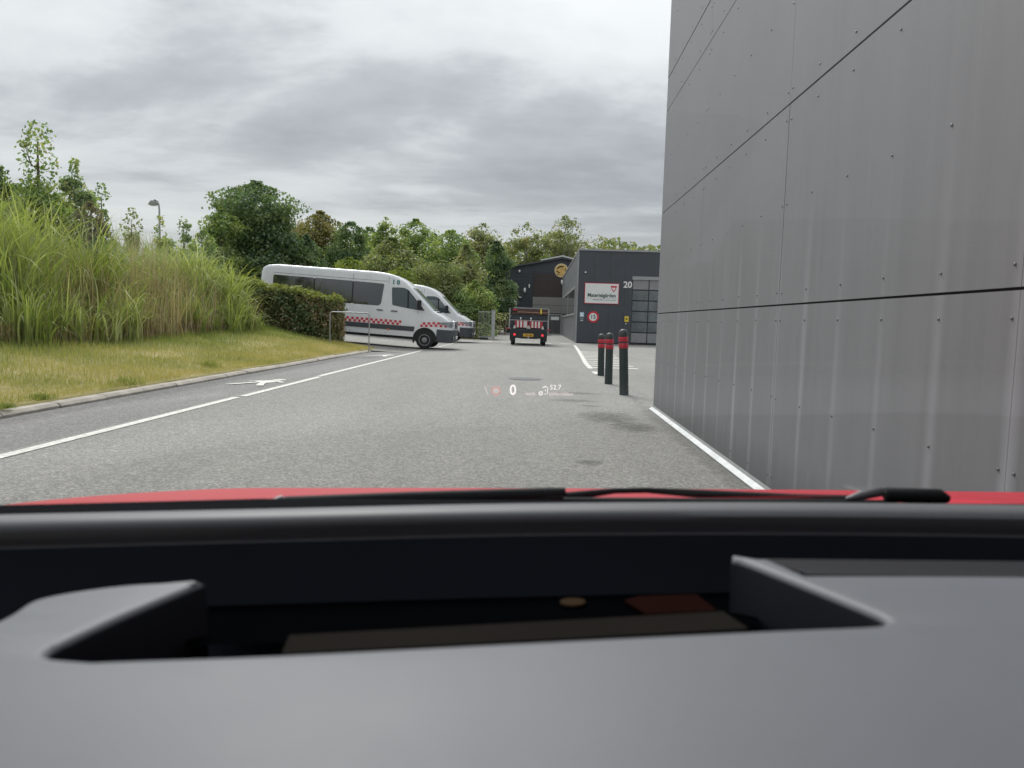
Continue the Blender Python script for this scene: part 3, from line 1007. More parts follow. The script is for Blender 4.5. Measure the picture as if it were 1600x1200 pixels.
FIG = [[(-.50, .18), (-.30, .40), (0, .48), (.30, .38), (.12, .30), (-.16, .32), (-.34, .16)], [(-.55, -.05), (-.25, -.12), (-.12, -.30), (-.24, -.34), (-.30, -.22), (-.5, -.16)], [(.38, .26), (.52, .02), (.46, -.22), (.40, .0)], [(-.44, -.34), (-.28, -.42), (-.22, -.5), (-.38, -.46)], [(.10, .12), (.22, .16), (.20, .06)]]
for q in FIG:
    MB().prism(q, -0.082, -0.074, lambda u, v, w: (u, w, v)).build('figure', 'emblem_dark', em)
for (x, z, rx, rz, lab, m_) in ((-1.9, 6.35, 0.11, 0.13, 'white round plaque under the eave at the left of the far hall', 'white_print'), (-1.30, 4.42, 0.13, 0.27, 'lower of the two white oval plaques on the far hall wall', 'white_print'),
                                (-0.85, 4.85, 0.08, 0.22, 'upper, slimmer of the two white oval plaques on the far hall', 'white_print'), (2.50, 5.35, 0.12, 0.25, 'white oval plaque at the right edge of the brown hall door', 'white_print')):
    w_ = thing('wall_plaque', lab, 'lamp', (x, 79.97, z), group='pale plaques on the far hall')  # small white spots built as oval plaques, not lamps
    MB().lathe([(0.02, -rz), (rx*0.8, -rz*0.7), (rx, 0), (rx*0.8, rz*0.7), (0.02, rz)], 14, lambda a, b, c: (a, b-0.12, c)).build('plaque_body', m_, w_, smooth=60)
    MB().box(-0.03, 0.03, -0.10, 0.02, -0.03, 0.03).build('bracket', 'door_frame_dark', w_)
wl = thing('bracket_lamp', 'small hooded bracket lamp low on the far hall wall', 'lamp', (-1.75, 79.97, 3.62))
MB().prism([(-.16, 0), (.16, 0), (.11, .13), (-.11, .13)], -0.22, -0.0, lambda u, v, w: (u, w, v)).build('hood', 'roof_white', wl)
box_obj('shade', 'door_frame_dark', wl, -0.10, 0.10, -0.2, -0.02, -0.07, -0.002)
tm = thing('traffic_mirror', 'pale round convex mirror above the truck, on the hall wall', 'mirror', (-2.45, 79.9, 3.0))
MB().lathe([(0.40, 0), (0.40, 0.05), (0.34, 0.09), (0.2, 0.13), (0.02, 0.14)], 28, lambda x, y, z: (x, -z-0.12, y)).build('mirror_face', 'mirror_disc', tm, smooth=50)
box_obj('arm', 'cage_grey', tm, -0.6, 0.0, -0.11, -0.05, -0.05, 0.03)

# ================================================================== FAR GATE, PALLETS, POST, BOULDER
gt = thing('yard_gate', 'grey mesh gate standing open between the truck and workshop wall', 'gate', (0, 0, 0))
gx0, gx1, gy = 1.05, 2.25, 70.0
box_obj('gate_post', 'cage_grey', gt, gx0-0.10, gx0+0.10, gy-0.1, gy+0.1, 0, 2.05)
for b in ((gx0+0.1, gx1, 1.86, 1.94), (gx0+0.1, gx1, 0.08, 0.18), (gx1-0.06, gx1, 0.18, 1.86)):
    box_obj('gate_rail', 'cage_grey', gt, b[0], b[1], gy-0.02, gy+0.02, b[2], b[3])
for x in np.arange(gx0+0.2, gx1-0.06, 0.11):
    box_obj('gate_bar', 'cage_grey', gt, x, x+0.02, gy-0.012, gy+0.012, 0.18, 1.86)
box_obj('gate_notice', 'sign_white', gt, 1.30, 2.05, gy-0.05, gy-0.021, 1.42, 1.72)
box_obj('gate_foot', 'kerb_stone', gt, gx0-0.3, gx0+0.3, gy-0.25, gy+0.25, 0, 0.12)
pl = thing('pallet_stack', 'stack of weathered wooden pallets and frames left of the truck', 'pallets', (-3.1, 66.0, 0))
z = 0.02
for i in range(11):
    w_ = 1.15+random.uniform(-0.1, 0.1)
    o_ = random.uniform(-0.06, 0.06)
    b = MB()
    for q in range(4):
        b.box(-w_/2+o_, w_/2+o_, -0.5+q*0.27, -0.36+q*0.27, z+0.11, z+0.135)
    for q in (-1, 0, 1):
        b.box(o_+q*(w_/2-0.06)-0.05, o_+q*(w_/2-0.06)+0.05, -0.5, 0.45, z, z+0.11)
    b.build('pallet', 'wood_pallet', pl)
    z += 0.165+random.uniform(0, 0.02)
gp = thing('gate_post', 'pale grey square steel post at the dark bush beyond the vans', 'post', (-2.66, 47.8, 0))
box_obj('post', 'cage_grey', gp, -0.10, 0.10, -0.1, 0.1, 0, 1.82, bevel=0.01)
box_obj('cap', 'galvanised', gp, -0.12, 0.12, -0.12, 0.12, 1.822, 1.86)
box_obj('foot', 'kerb_stone', gp, -0.2, 0.2, -0.2, 0.2, 0, 0.06)
lf = thing('gate_leaf', 'dark open gate leaf folded back beside the pale grey post', 'gate', (-2.66, 47.9, 0))
box_obj('frame', 'lamp_post_grey', lf, -0.95, -0.12, 0.02, 0.06, 1.70, 1.76)
box_obj('frame', 'lamp_post_grey', lf, -0.95, -0.12, 0.02, 0.06, 0.14, 0.20)
for x in np.arange(-0.95, -0.12, 0.1):
    box_obj('gate_bar', 'lamp_post_grey', lf, x, x+0.018, 0.03, 0.05, 0.2, 1.70)
box_obj('wheel_block', 'truck_black', lf, -0.8, -0.3, -0.05, 0.12, 0.0, 0.13)
bd = MB().lathe([(0.3, 0), (0.52, 0.15), (0.55, 0.35), (0.42, 0.6), (0.2, 0.74), (0.03, 0.78)], 14)
bd.v = [(x*(1.1+0.2*math.sin(5*y+z*3)), y*(0.9+0.15*math.cos(7*x)), z*(1+0.12*math.sin(9*x+4*y))) for x, y, z in bd.v]
bo = tag(bd.build('boulder', 'boulder', smooth=70), 'reddish grey boulder on the grass beyond the second van', 'boulder')
bo.location = (-4.25, 50.5, 0.10)

# ================================================================== BOLLARDS
def bollard(x, y, h, tilt, label):
    b = thing('bollard', label, 'bollard', (x, y, 0), (0, tilt, 0), group='dark bollards with red bands')
    r = 0.078
    MB().lathe([(r*1.02, -0.05), (r, 0.1), (r*0.97, h-0.36), (r*0.97, h-0.05-0.03)], 24).build('post', 'bollard_green', b, smooth=50)
    MB().lathe([(r*1.03, h-0.115), (r*1.03, h-0.085), (r*0.95, h-0.05), (r*0.75, h-0.02), (r*0.4, h-0.004), (0.004, h)], 24).build('cap', 'bollard_cap', b, smooth=50)
    for z0 in (h-0.215, h-0.325):
        MB().lathe([(r*1.0, z0), (r*1.07, z0+0.008), (r*1.07, z0+0.077), (r*1.0, z0+0.085)], 24).build('reflective_band', 'red_reflector', b, smooth=40)
    return b


bollard(1.54, 13.16, 1.125, R(-3.0), 'nearest bollard with red bands, leaning to the left')
bollard(1.49, 15.47, 1.03, R(-0.8), 'middle one of the three red-banded bollards')
bollard(1.54, 17.9, 0.975, R(-1.2), 'farthest of the three red-banded bollards')

# ================================================================== VANS
def van_half(x):
    return float(np.interp(x, [-6.60, -6.50, -6.15, 0.0, 0.35, 0.7, 0.92, 1.04], [0.90, 0.955, 0.99, 0.99, 0.98, 0.945, 0.87, 0.78]))


def van_top(x):
    return float(np.interp(x, [-6.60, -6.55, -6.40, -5.95, -2.2, -1.75, -1.4, -1.1, -0.86, -0.66, 0.28, 0.45, 0.75, 0.92, 1.04], [2.55, 2.70, 2.80, 2.85, 2.87, 2.85, 2.79, 2.69, 2.54, 2.36, 1.50, 1.43, 1.27, 1.13, 0.98]))


def yside(x, z):
    return van_half(x)*(1-0.068*max(0.0, z-1.0)/1.8-0.02*max(0, 0.75-z))


def van_section(x):
    zt = van_top(x)
    p = []
    for z in (0.43, 0.5, 0.65, 0.84, 1.0):
        if z < zt-0.14:
            p.append((yside(x, z), z))
    zs = zt-0.14
    z1 = p[-1][1]
    for k in range(1, 6):
        z = z1+(zs-z1)*k/5
        p.append((yside(x, z), z))
    ws = p[-1][0]
    for a, b in ((0.015, 0.07), (0.05, 0.105), (0.12, 0.128), (0.28, 0.136)):
        p.append((max(0.02, ws-a), zs+b))
    p.append((0.0, zt))
    while len(p) < 15:
        p.insert(0, p[0])
    return p


def wrap_strip(path, z0, z1, th):
    """a band that follows a plan outline; th inwards"""
    n = len(path)
    outer, inner = [], []
    for i, (x, y) in enumerate(path):
        a, b = path[max(0, i-1)], path[min(n-1, i+1)]
        dx, dy = b[0]-a[0], b[1]-a[1]
        l = math.hypot(dx, dy)
        nx, ny = -dy/l, dx/l
        outer.append((x, y))
        inner.append((x+nx*th, y+ny*th))
    b = MB()
    rows = []
    for (ox, oy), (ix, iy) in zip(outer, inner):
        rows.append([(ox, oy, z0), (ox, oy, z1), (ix, iy, z1), (ix, iy, z0)])
    b.grid(rows, close=True)
    b.f += [(3, 2, 1, 0), tuple(range(len(b.v)-4, len(b.v)))]
    return b


def sidepatch(poly, off, side=-1):
    b = MB()
    v = [(x, side*(yside(x, z)+off), z) for x, z in poly]
    w = [(x, side*(yside(x, z)-0.01), z) for x, z in poly]
    n = len(poly)
    b.add(v+w, [tuple(range(n))]+[(i, (i+1) % n, n+(i+1) % n, n+i) for i in range(n)])
    return b


def rounded(poly, r=0.06, k=4):
    out = []
    n = len(poly)
    for i in range(n):
        p, a, b = Vector(poly[i]), Vector(poly[i-1]), Vector(poly[(i+1) % n])
        d1, d2 = (a-p), (b-p)
        rr = min(r, d1.length*0.45, d2.length*0.45)
        s0, s1 = p+d1.normalized()*rr, p+d2.normalized()*rr
        for j in range(k+1):
            t = j/k
            q = s0*(1-t)**2+p*2*t*(1-t)+s1*t*t
            out.append((q.x, q.y))
    return out


def make_van():
    v = thing('minibus_van', '', 'van', (0, 0, 0))
    xs = [-6.60, -6.55, -6.47, -6.35, -5.95, -4.5, -3.5, -2.2, -1.9, -1.6, -1.4, -1.2, -1.0, -0.86, -0.72, -0.6, -0.3, 0.0, 0.28, 0.36, 0.5, 0.62, 0.75, 0.85, 0.92, 0.98, 1.04]
    rows = []
    for x in xs:
        h = van_section(x)
        rows.append([(x, y, z) for y, z in h]+[(x, -y, z) for y, z in h[::-1]])
    b = MB().grid(rows, close=True)
    n = len(rows[0])
    b.f += [tuple(range(n)), tuple(range((len(xs)-1)*n, len(xs)*n))]
    b.build('body', 'van_white', v, smooth=38)
    # windscreen
    rows = []
    for t in np.linspace(0.04, 0.97, 9):
        x = 0.28+(-0.66-0.28)*t
        zt = van_top(x)
        ws = yside(x, zt-0.14)
        rows.append([(x+0.012, ws*s_*0.90, zt+0.012-0.012*abs(s_)**3*0-(0.035 if abs(s_) > 0.99 else 0.0)-0.006*s_*s_) for s_ in np.linspace(-1, 1, 9)])
    MB().grid(rows).build('windscreen', 'windscreen_van', v, smooth=60)
    for (a, b_) in ((0.1, 0.75), (-0.75, -0.05)):
        MB().tube([(0.30, a, 1.515), (0.20, b_, 1.60)], 0.014, 6).build('wiper', 'black_rubber', v)
    for side in (-1, 1):
        w = sidepatch(rounded([(-1.42, 2.29), (-0.95, 2.31), (-0.76, 2.24), (-0.05, 1.47), (-0.44, 1.49), (-1.36, 1.60)], 0.07), 0.006, side).build('door_window', 'window_cab', v)
        sidepatch([(-0.80, 2.25), (-0.74, 2.22), (-0.70, 1.535), (-0.76, 1.54)], 0.011, side).build('window_bar', 'black_rubber', w)
        sidepatch(rounded([(-2.92, 2.42), (-1.72, 2.40), (-1.80, 1.62), (-1.90, 1.54), (-2.92, 1.54)], 0.06), 0.006, side).build('side_window', 'window_tint', v)
        sidepatch(rounded([(-4.45, 2.42), (-2.97, 2.42), (-2.97, 1.54), (-4.45, 1.54)], 0.04), 0.006, side).build('side_window', 'window_tint', v)
        sidepatch(rounded([(-6.1, 2.42), (-4.50, 2.42), (-4.50, 1.54), (-6.1, 1.54)], 0.06), 0.006, side).build('side_window', 'window_tint', v)
        sidepatch([(-4.6, 2.40), (-2.8, 2.40), (-2.8, 1.56), (-4.6, 1.56)], 0.004, side).build('window_pillar', 'black_gloss', v)
        sidepatch([(-6.1, 0.645), (-6.1, 0.83), (-0.42, 0.83), (-0.44, 0.645)], 0.014, side).build('side_moulding', 'van_plastic', v)
        for xa in (-1.54, -2.945, -0.34):
            sidepatch([(xa, 0.48), (xa, 2.68 if xa < -1 else 1.45), (xa-0.014, 2.68 if xa < -1 else 1.45), (xa-0.014, 0.48)], 0.003, side).build('door_seam', 'seam', v)
        sidepatch([(-6.1, 2.50), (-1.6, 2.50), (-1.6, 2.515), (-6.1, 2.515)], 0.003, side).build('roof_seam', 'seam', v)
        for xa in (-1.38, -1.95):
            sidepatch([(xa, 1.36), (xa, 1.395), (xa+0.24, 1.395), (xa+0.24, 1.36)], 0.035, side).build('door_handle', 'van_plastic', v)
        # chequer band
        red, pink = MB(), MB()
        x = -6.4
        k = 0
        while x < 0.80:
            if not (-1.02 < x < -0.22):
                zb = 0.845+0.05*smooth01((x+0.2)/0.6) if x > -0.3 else 0.845
                for r_ in range(2):
                    on = (k+r_) % 2 == 0
                    q = [(x, zb+r_*0.092), (x, zb+(r_+1)*0.092), (x+0.092, zb+(r_+1)*0.092), (x+0.092, zb+r_*0.092)]
                    pp = sidepatch(q, 0.004 if on else 0.003, side)
                    (red if on else pink).add(pp.v[:4], [(0, 1, 2, 3)])
            x += 0.094
            k += 1
        c_ = pink.build('chequer_band', 'pink_print', v)
        red.build('chequer_square', 'red_print', c_)
        sidepatch([(-1.50, 0.615), (-1.50, 0.675), (-1.42, 0.675), (-1.42, 0.615)], 0.022, side).build('side_marker', 'amber', v)
        # wheel arch, wheel, mudflap
        for xa in (0.0, -4.325):
            arch = [(xa+0.47*math.cos(a), 0.36+0.47*math.sin(a)) for a in np.linspace(-0.18, math.pi+0.18, 22)]
            sidepatch(arch, 0.009, side).build('wheel_arch', 'black_rubber', v)
            wy = side*0.86
            fn = lambda a, b_, c, xa=xa, wy=wy, side=side: (xa+a, wy+side*c, 0.345+b_)
            wh = MB().lathe([(0.20, -0.11), (0.31, -0.115), (0.342, -0.09), (0.347, 0.0), (0.343, 0.10), (0.315, 0.145), (0.24, 0.15), (0.225, 0.13)], 36, fn).build('wheel', 'black_rubber', v, smooth=40)
            MB().lathe([(0.222, 0.10), (0.222, 0.151), (0.20, 0.152), (0.19, 0.125), (0.12, 0.11), (0.10, 0.135), (0.065, 0.142), (0.055, 0.155), (0.004, 0.157)], 30, fn).build('rim', 'rim_steel', wh, smooth=35)
            hb = MB()
            for q in range(8):
                a = q*math.pi/4
                hb.lathe([(0.024, 0.119), (0.024, 0.128)], 8, lambda aa, bb, cc, a=a: fn(aa+0.155*math.cos(a), bb+0.155*math.sin(a), cc))
            hb.build('rim_hole', 'black_rubber', wh)
        box_obj('mudflap', 'black_rubber', v, -0.47, -0.45, side*0.80-0.14, side*0.80+0.14, 0.20, 0.46)
        # mirror
        mr = MB()
        mr.box(-0.36, -0.20, min(side*1.02, side*1.20), max(side*1.02, side*1.20), 1.52, 1.88)
        mr = mr.build('wing_mirror', 'black_rubber', v, bevel=0.05, segs=3)
        box_obj('mirror_arm', 'black_rubber', mr, -0.32, -0.22, min(side*0.9, side*1.03), max(side*0.9, side*1.03), 1.55, 1.64)
        box_obj('mirror_glass', 'lamp_glass', mr, -0.366, -0.361, min(side*1.05, side*1.17), max(side*1.05, side*1.17), 1.57, 1.83)
        # headlight wraps the corner
        s_ = side
        path = [(0.55, s_*0.975), (0.74, s_*0.945), (0.90, s_*0.90), (1.01, s_*0.82), (1.055, s_*0.70)]
        if side > 0:
            path = path[::-1]
        hlx = []
        bb = MB()
        ph = [0.0, 0.04, 0.08, 0.10, 0.11] if side < 0 else [0.11, 0.10, 0.08, 0.04, 0.0]
        rws = []
        for (x, y), w_ in zip(path, ph):
            zc = 1.05-0.10*(x-0.55)
            rws.append([(x, y, zc-w_-0.02), (x, y, zc+w_+0.02), (x-0.06, y*0.93, zc+w_+0.02), (x-0.06, y*0.93, zc-w_-0.02)])
        bb.grid(rws, close=True)
        bb.f += [(3, 2, 1, 0), tuple(range(len(bb.v)-4, len(bb.v)))]
        hd = bb.build('headlight', 'lamp_glass', v, smooth=50)
        MB().lathe([(0.07, 0.0), (0.07, 0.02), (0.02, 0.03)], 14, lambda a, b_, c, s_=s_: (1.0+c, s_*0.80+a, 1.01+b_)).build('lamp_bulb', 'rim_steel', hd)
    bp = [(0.45, -1.0), (0.72, -0.985), (0.92, -0.94), (1.06, -0.82), (1.12, -0.6), (1.14, 0), (1.12, 0.6), (1.06, 0.82), (0.92, 0.94), (0.72, 0.985), (0.45, 1.0)]
    bu = wrap_strip(bp, 0.30, 0.80, 0.20).build('bumper', 'van_plastic', v, smooth=50, bevel=0.03)
    for s_ in (-1, 1):
        MB().lathe([(0.07, 0), (0.07, 0.02), (0.02, 0.025)], 14, lambda a, b_, c, s_=s_: (1.10+c, s_*0.72+a, 0.50+b_)).build('fog_light', 'lamp_glass', bu)
    box_obj('grille_surround', 'van_white', v, 0.98, 1.10, -0.56, 0.56, 0.80, 1.16, bevel=0.03)
    gr = box_obj('grille', 'black_gloss', v, 1.05, 1.115, -0.49, 0.49, 0.84, 1.12, bevel=0.015)
    for z in (0.90, 0.97, 1.04):
        MB().box(1.112, 1.122, -0.47, 0.47, z, z+0.015).build('grille_bar', 'rim_steel', gr)
    MB().lathe([(0.10, 0), (0.10, 0.012), (0.085, 0.016)], 20, lambda a, b_, c: (1.121+c, a, 0.985+b_)).build('badge', 'rim_steel', gr)
    box_obj('number_plate', 'white_print', bu, 1.141, 1.150, -0.26, 0.26, 0.46, 0.57)
    box_obj('sill', 'black_rubber', v, -3.85, -0.46, -0.93, 0.93, 0.33, 0.425)
    box_obj('rear_step', 'van_plastic', v, -6.69, -6.50, -0.85, 0.85, 0.42, 0.55, bevel=0.02)
    box_obj('windscreen_vent', 'black_rubber', v, 0.33, 0.43, -0.7, 0.7, 1.46, 1.475)
    return v


vanA = make_van()
vanA.location = (-4.37, 31.0, 0.02)
vanA.rotation_euler = (0, R(2.9), R(0.0))
vanA['group'] = 'white minibus vans'
vanB = copy_tree(vanA)
vanB.location = (-4.45, 41.2, 0.02)
vanB.rotation_euler = (0, R(2.6), R(-1.5))
vanA['label'] = 'nearer white minibus van marked 10, with red chequer band, behind the hedge'
vanB['label'] = 'farther white minibus van, mostly hidden behind the van marked 10'
# fleet number on the nearer van
t10 = text_obj('fleet_number', '1 0', 0.235, 'teal_print', vanA, Matrix.Translation((-1.27, -(yside(-1.3, 2.5)+0.008), 2.49)) @ Matrix.Rotation(R(90-2.2), 4, 'X'), 0.004, bold=0.010)

# ================================================================== TRUCK
tk = thing('flatbed_truck', 'small dark flatbed truck seen from behind, red and white boards on its bed', 'truck', (-0.38, 38.75, 0), (0, R(0.6), R(1.0)))
for side in (-1, 1):
    for yy in (0.55, 3.05):
        x0 = side*0.78
        wh = MB().lathe([(0.17, -0.10), (0.29, -0.10), (0.315, -0.07), (0.32, 0.0), (0.315, 0.07), (0.29, 0.10), (0.17, 0.10)], 28, lambda a, b, c, x0=x0, yy=yy: (x0+c, yy+a, 0.32+b)).build('wheel', 'black_rubber', tk, smooth=40)
        MB().lathe([(0.17, 0.05), (0.15, 0.085), (0.07, 0.07), (0.005, 0.09)], 20, lambda a, b, c, x0=x0, yy=yy, side=side: (x0+side*c, yy+a, 0.32+b)).build('rim', 'rim_steel', wh, smooth=40)
    box_obj('mudguard', 'truck_black', tk, side*0.80-0.135, side*0.80+0.135, 0.08, 1.05, 0.60, 0.72, bevel=0.02)
    box_obj('rear_flap', 'truck_black', tk, side*0.80-0.13, side*0.80+0.13, 0.06, 0.078, 0.22, 0.62)
    lt = box_obj('tail_light', 'truck_black', tk, side*0.70-0.20, side*0.70+0.16, -0.012, 0.05, 0.46, 0.60, bevel=0.01)
    MB().lathe([(0.062, 0), (0.055, 0.02), (0.01, 0.03)], 16, lambda a, b, c, side=side: (side*0.70+a, -0.013-c, 0.535+b)).build('lamp', 'tail_red', lt)
    box_obj('side_marker', 'red_reflector', tk, side*1.02-0.08, side*1.02+0.06, -0.02, 0.06, 0.80, 0.86)
box_obj('rear_bumper', 'truck_black', tk, -0.94, 0.94, 0.0, 0.06, 0.36, 0.76, bevel=0.02)
box_obj('chassis', 'truck_black', tk, -0.45, 0.45, 0.10, 4.1, 0.34, 0.70)
box_obj('tow_hook', 'cage_grey', tk, -0.04, 0.04, -0.08, 0.0, 0.36, 0.46, bevel=0.01)
npl = box_obj('number_plate', 'plate_yellow', tk, -0.27, 0.25, -0.022, -0.004, 0.45, 0.60, bevel=0.004)
box_obj('plate_print', 'emblem_dark', npl, -0.20, -0.02, -0.0245, -0.0225, 0.51, 0.545)
box_obj('plate_print', 'emblem_dark', npl, 0.03, 0.18, -0.0245, -0.0225, 0.51, 0.545)
box_obj('bed_floor', 'truck_dark', tk, -1.0, 1.0, 0.0, 2.5, 0.765, 0.84)
for side in (-1, 1):
    cg = box_obj('side_cage', 'cage_grey', tk, side*0.99-0.015, side*0.99+0.015, 0.0, 2.4, 1.82, 1.86)
    for yy in np.arange(0.0, 2.41, 0.3):
        box_obj('cage_bar', 'cage_grey', cg, side*0.99-0.012, side*0.99+0.012, yy-0.012, yy+0.012, 0.845, 1.82)
    for zz in np.arange(0.98, 1.8, 0.14):
        box_obj('cage_bar', 'cage_grey', cg, side*0.99-0.006, side*0.99+0.006, 0.0, 2.4, zz, zz+0.014)
box_obj('tail_rail', 'cage_grey', tk, -1.02, 1.0, -0.03, 0.0, 1.245, 1.275)
for x in (-0.99, 0.97):
    box_obj('tail_post', 'cage_grey', tk, x-0.02, x+0.02, -0.025, 0.02, 0.845, 1.24)
box_obj('headboard', 'truck_dark', tk, -0.93, 0.95, 2.42, 2.5, 0.845, 1.86)
box_obj('tool_chest', 'truck_dark', tk, -0.90, 0.93, 0.35, 2.35, 0.845, 1.56, bevel=0.02)
cb = MB().prism([(2.58, 0.5), (4.35, 0.5), (4.4, 1.0), (4.1, 1.15), (3.75, 1.78), (2.62, 1.82)], -0.88, 0.88, lambda u, v, w: (w, u, v)).build('cab', 'truck_dark', tk, bevel=0.06, segs=3)
MB().box(-0.7, 0.7, 2.585, 2.61, 1.25, 1.68).build('rear_window', 'window_tint', cb)
MB().prism([(4.06, 1.20), (3.79, 1.72), (3.81, 1.73), (4.09, 1.21)], -0.78, 0.78, lambda u, v, w: (w, u+0.03, v)).build('windscreen', 'window_cab', cb)
for side in (-1, 1):
    MB().box(min(side*0.90, side*1.08), max(side*0.90, side*1.08), 3.95, 4.03, 1.18, 1.45).build('wing_mirror', 'truck_black', cb, bevel=0.02)


def stripes(x0, label):
    w_ = thing('barrier_board', label, 'barrier', (-0.38, 38.75, 0), (0, R(0.6), R(1.0)), group='red and white barrier boards on the truck')
    box_obj('board', 'board_red', w_, x0, x0+0.66, -0.055, -0.035, 0.89, 1.235)
    for k in range(3):
        box_obj('stripe', 'board_white', w_, x0+0.105+0.165*k, x0+0.19+0.165*k+(0.08 if (k == 2 and x0 < -0.3) else 0), -0.060, -0.056, 0.90, 1.225)
    for xx in (x0-0.06, x0+0.62):
        MB().prism([(xx-0.03, 0.845), (xx+0.12, 0.845), (xx+0.07, 1.0), (xx+0.02, 1.0)], -0.075, -0.032, lambda u, v, w: (u, w, v)).build('foot', 'mirror_disc', w_)
    MB().lathe([(0.012, 1.236), (0.012, 1.32), (0.035, 1.34), (0.04, 1.37), (0.02, 1.40)], 10, lambda a, b, c: (x0+(0.28 if x0 < -0.3 else 0.06)+a, -0.045+b, c)).build('handle', 'white_print', w_)
    return w_


stripes(-0.70, 'left red and white striped barrier board on the truck bed')
stripes(0.03, 'right red and white striped barrier board on the truck bed')
ld = thing('timber_load', 'brown boards strapped with yellow on top of the truck', 'timber', (-0.38, 38.75, 0), (0, R(0.6), R(1.0)))
box_obj('board', 'load_brown', ld, -0.86, 0.96, 0.30, 2.38, 1.565, 1.66)
box_obj('board', 'load_wood', ld, -0.60, 0.97, 0.28, 2.36, 1.663, 1.69)
box_obj('board', 'load_brown', ld, -0.84, 0.93, 0.31, 2.36, 1.693, 1.85)
box_obj('strap', 'strap_yellow', ld, 0.55, 0.63, 0.25, 0.278, 1.60, 1.87)
box_obj('flag', 'red_reflector', ld, -0.84, -0.62, 0.285, 0.305, 1.75, 1.82)
ad = thing('ladder', 'grey aluminium ladder laid flat across the top of the truck load', 'ladder', (-0.38, 38.75, 0), (0, R(0.6), R(1.0)))
for yy in (0.95, 1.35):
    box_obj('ladder_rail', 'galvanised', ad, -0.80, 0.98, yy, yy+0.03, 1.862, 1.92)
for x in np.arange(-0.65, 0.95, 0.28):
    box_obj('rung', 'galvanised', ad, x, x+0.03, 0.982, 1.348, 1.88, 1.905)

# ================================================================== HOOP BARRIER, STREET LAMP
hb = thing('hoop_barrier', 'galvanised hoop barrier in the grass at the end of the hedge', 'barrier', (0, 0, 0))
pts = [(-7.0, 26.0, 0.20), (-7.0, 26.0, 1.26), (-6.975, 26.0, 1.31), (-6.92, 26.0, 1.335), (-5.74, 26.0, 1.325), (-5.68, 26.0, 1.30), (-5.66, 26.0, 1.25), (-5.655, 26.0, 0.02)]
MB().tube(pts, 0.021, 10).build('hoop', 'galvanised', hb, smooth=60)
lp_ = at(249, 330, 40.0)
lm = thing('street_lamp', 'slender street lamp with curved arm and drooping shade above the grass', 'street lamp', (lp_[0], 40.0, 0.3))
zt = at(249, 313, 40.0)[2]-0.3
MB().tube([(0, 0, 0), (0, 0, zt*0.5), (0, 0, zt-0.5), (-0.02, 0, zt-0.25), (-0.09, 0, zt-0.06), (-0.2, 0, zt+0.02), (-0.3, 0, zt)], [0.075, 0.06, 0.045, 0.045, 0.045, 0.045, 0.04], 10).build('pole', 'lamp_post_grey', lm, smooth=60)
MB().lathe([(0.24, -0.22), (0.235, -0.19), (0.17, -0.06), (0.07, 0.03), (0.01, 0.05)], 20, lambda a, b, c: (-0.33+a, b, zt-0.02+c)).build('lamp_shade', 'lamp_shade_grey', lm, smooth=50)
MB().lathe([(0.01, -0.28), (0.12, -0.27), (0.18, -0.222), (0.01, -0.221)], 16, lambda a, b, c: (-0.33+a, b, zt-0.02+c)).build('lamp_bowl', 'white_print', lm, smooth=50)

# ================================================================== HEDGE
def build_hedge():
    t = thing('clipped_hedge', 'clipped rectangular hedge, brown and green, in front of the white van', 'hedge', (-7.12, 27.2, 0))
    n = 22000
    Lh, D, H = 6.4, 0.95, 1.60
    f = RNG.random(n)
    face = RNG.choice(4, n, p=[0.55, 0.22, 0.13, 0.10])          # front, top, right end, inside
    x = -RNG.random(n)*Lh
    y = RNG.random(n)*D
    z = RNG.random(n)*H
    nr = np.zeros((n, 3))
    m = face == 0
    y[m] = -0.02+0.08*RNG.normal(size=m.sum())
    nr[m] = (0, -1, 0.2)
    m = face == 1
    z[m] = H+0.05*RNG.normal(size=m.sum())-0.02
    nr[m] = (0, 0, 1)
    m = face == 2
    x[m] = 0.06*RNG.normal(size=m.sum())
    nr[m] = (1, -0.2, 0.2)
    m = face == 3
    nr[m] = (0, -0.5, 1)
    # uneven clipping: bulges and hollows
    y += np.where(y < 0.4, 0.07*np.sin(x*2.6+1.1)*np.sin(z*2.9)+0.05*np.sin(x*6.1+z*4.3), 0)
    z += np.where(z > H-0.2, 0.05*np.sin(x*3.3)+0.03*np.sin(x*8.7+y*5), 0)
    gz = np.array([bank_z(-7.12+a, 27.2) for a in x])
    p = np.stack([x, y, z+gz], 1)
    nr = nr+0.75*RNG.normal(size=(n, 3))
    top = z > H-0.14+0.05*RNG.normal(size=n)
    sz = 0.062*RNG.uniform(0.6, 1.4, n)
    tint = np.clip(0.5+0.25*np.sin(x*2.3+2*z)+0.3*RNG.normal(size=n), 0, 1)
    leaves('foliage', p[~top], nr[~top], sz[~top], tint[~top], 'leaf_hedge', t)
    leaves('top_foliage', p[top], nr[top], sz[top], RNG.random(top.sum()), 'leaf_hedge_top', t)  # paler, yellower leaves along the hedge top
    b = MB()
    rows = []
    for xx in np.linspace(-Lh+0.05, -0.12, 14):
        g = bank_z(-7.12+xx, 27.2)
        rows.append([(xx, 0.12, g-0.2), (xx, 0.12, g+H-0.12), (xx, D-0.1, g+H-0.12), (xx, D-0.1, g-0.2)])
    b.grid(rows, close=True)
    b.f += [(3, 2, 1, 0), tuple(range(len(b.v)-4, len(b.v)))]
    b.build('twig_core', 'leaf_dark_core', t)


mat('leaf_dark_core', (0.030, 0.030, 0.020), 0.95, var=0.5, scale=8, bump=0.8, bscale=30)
build_hedge()


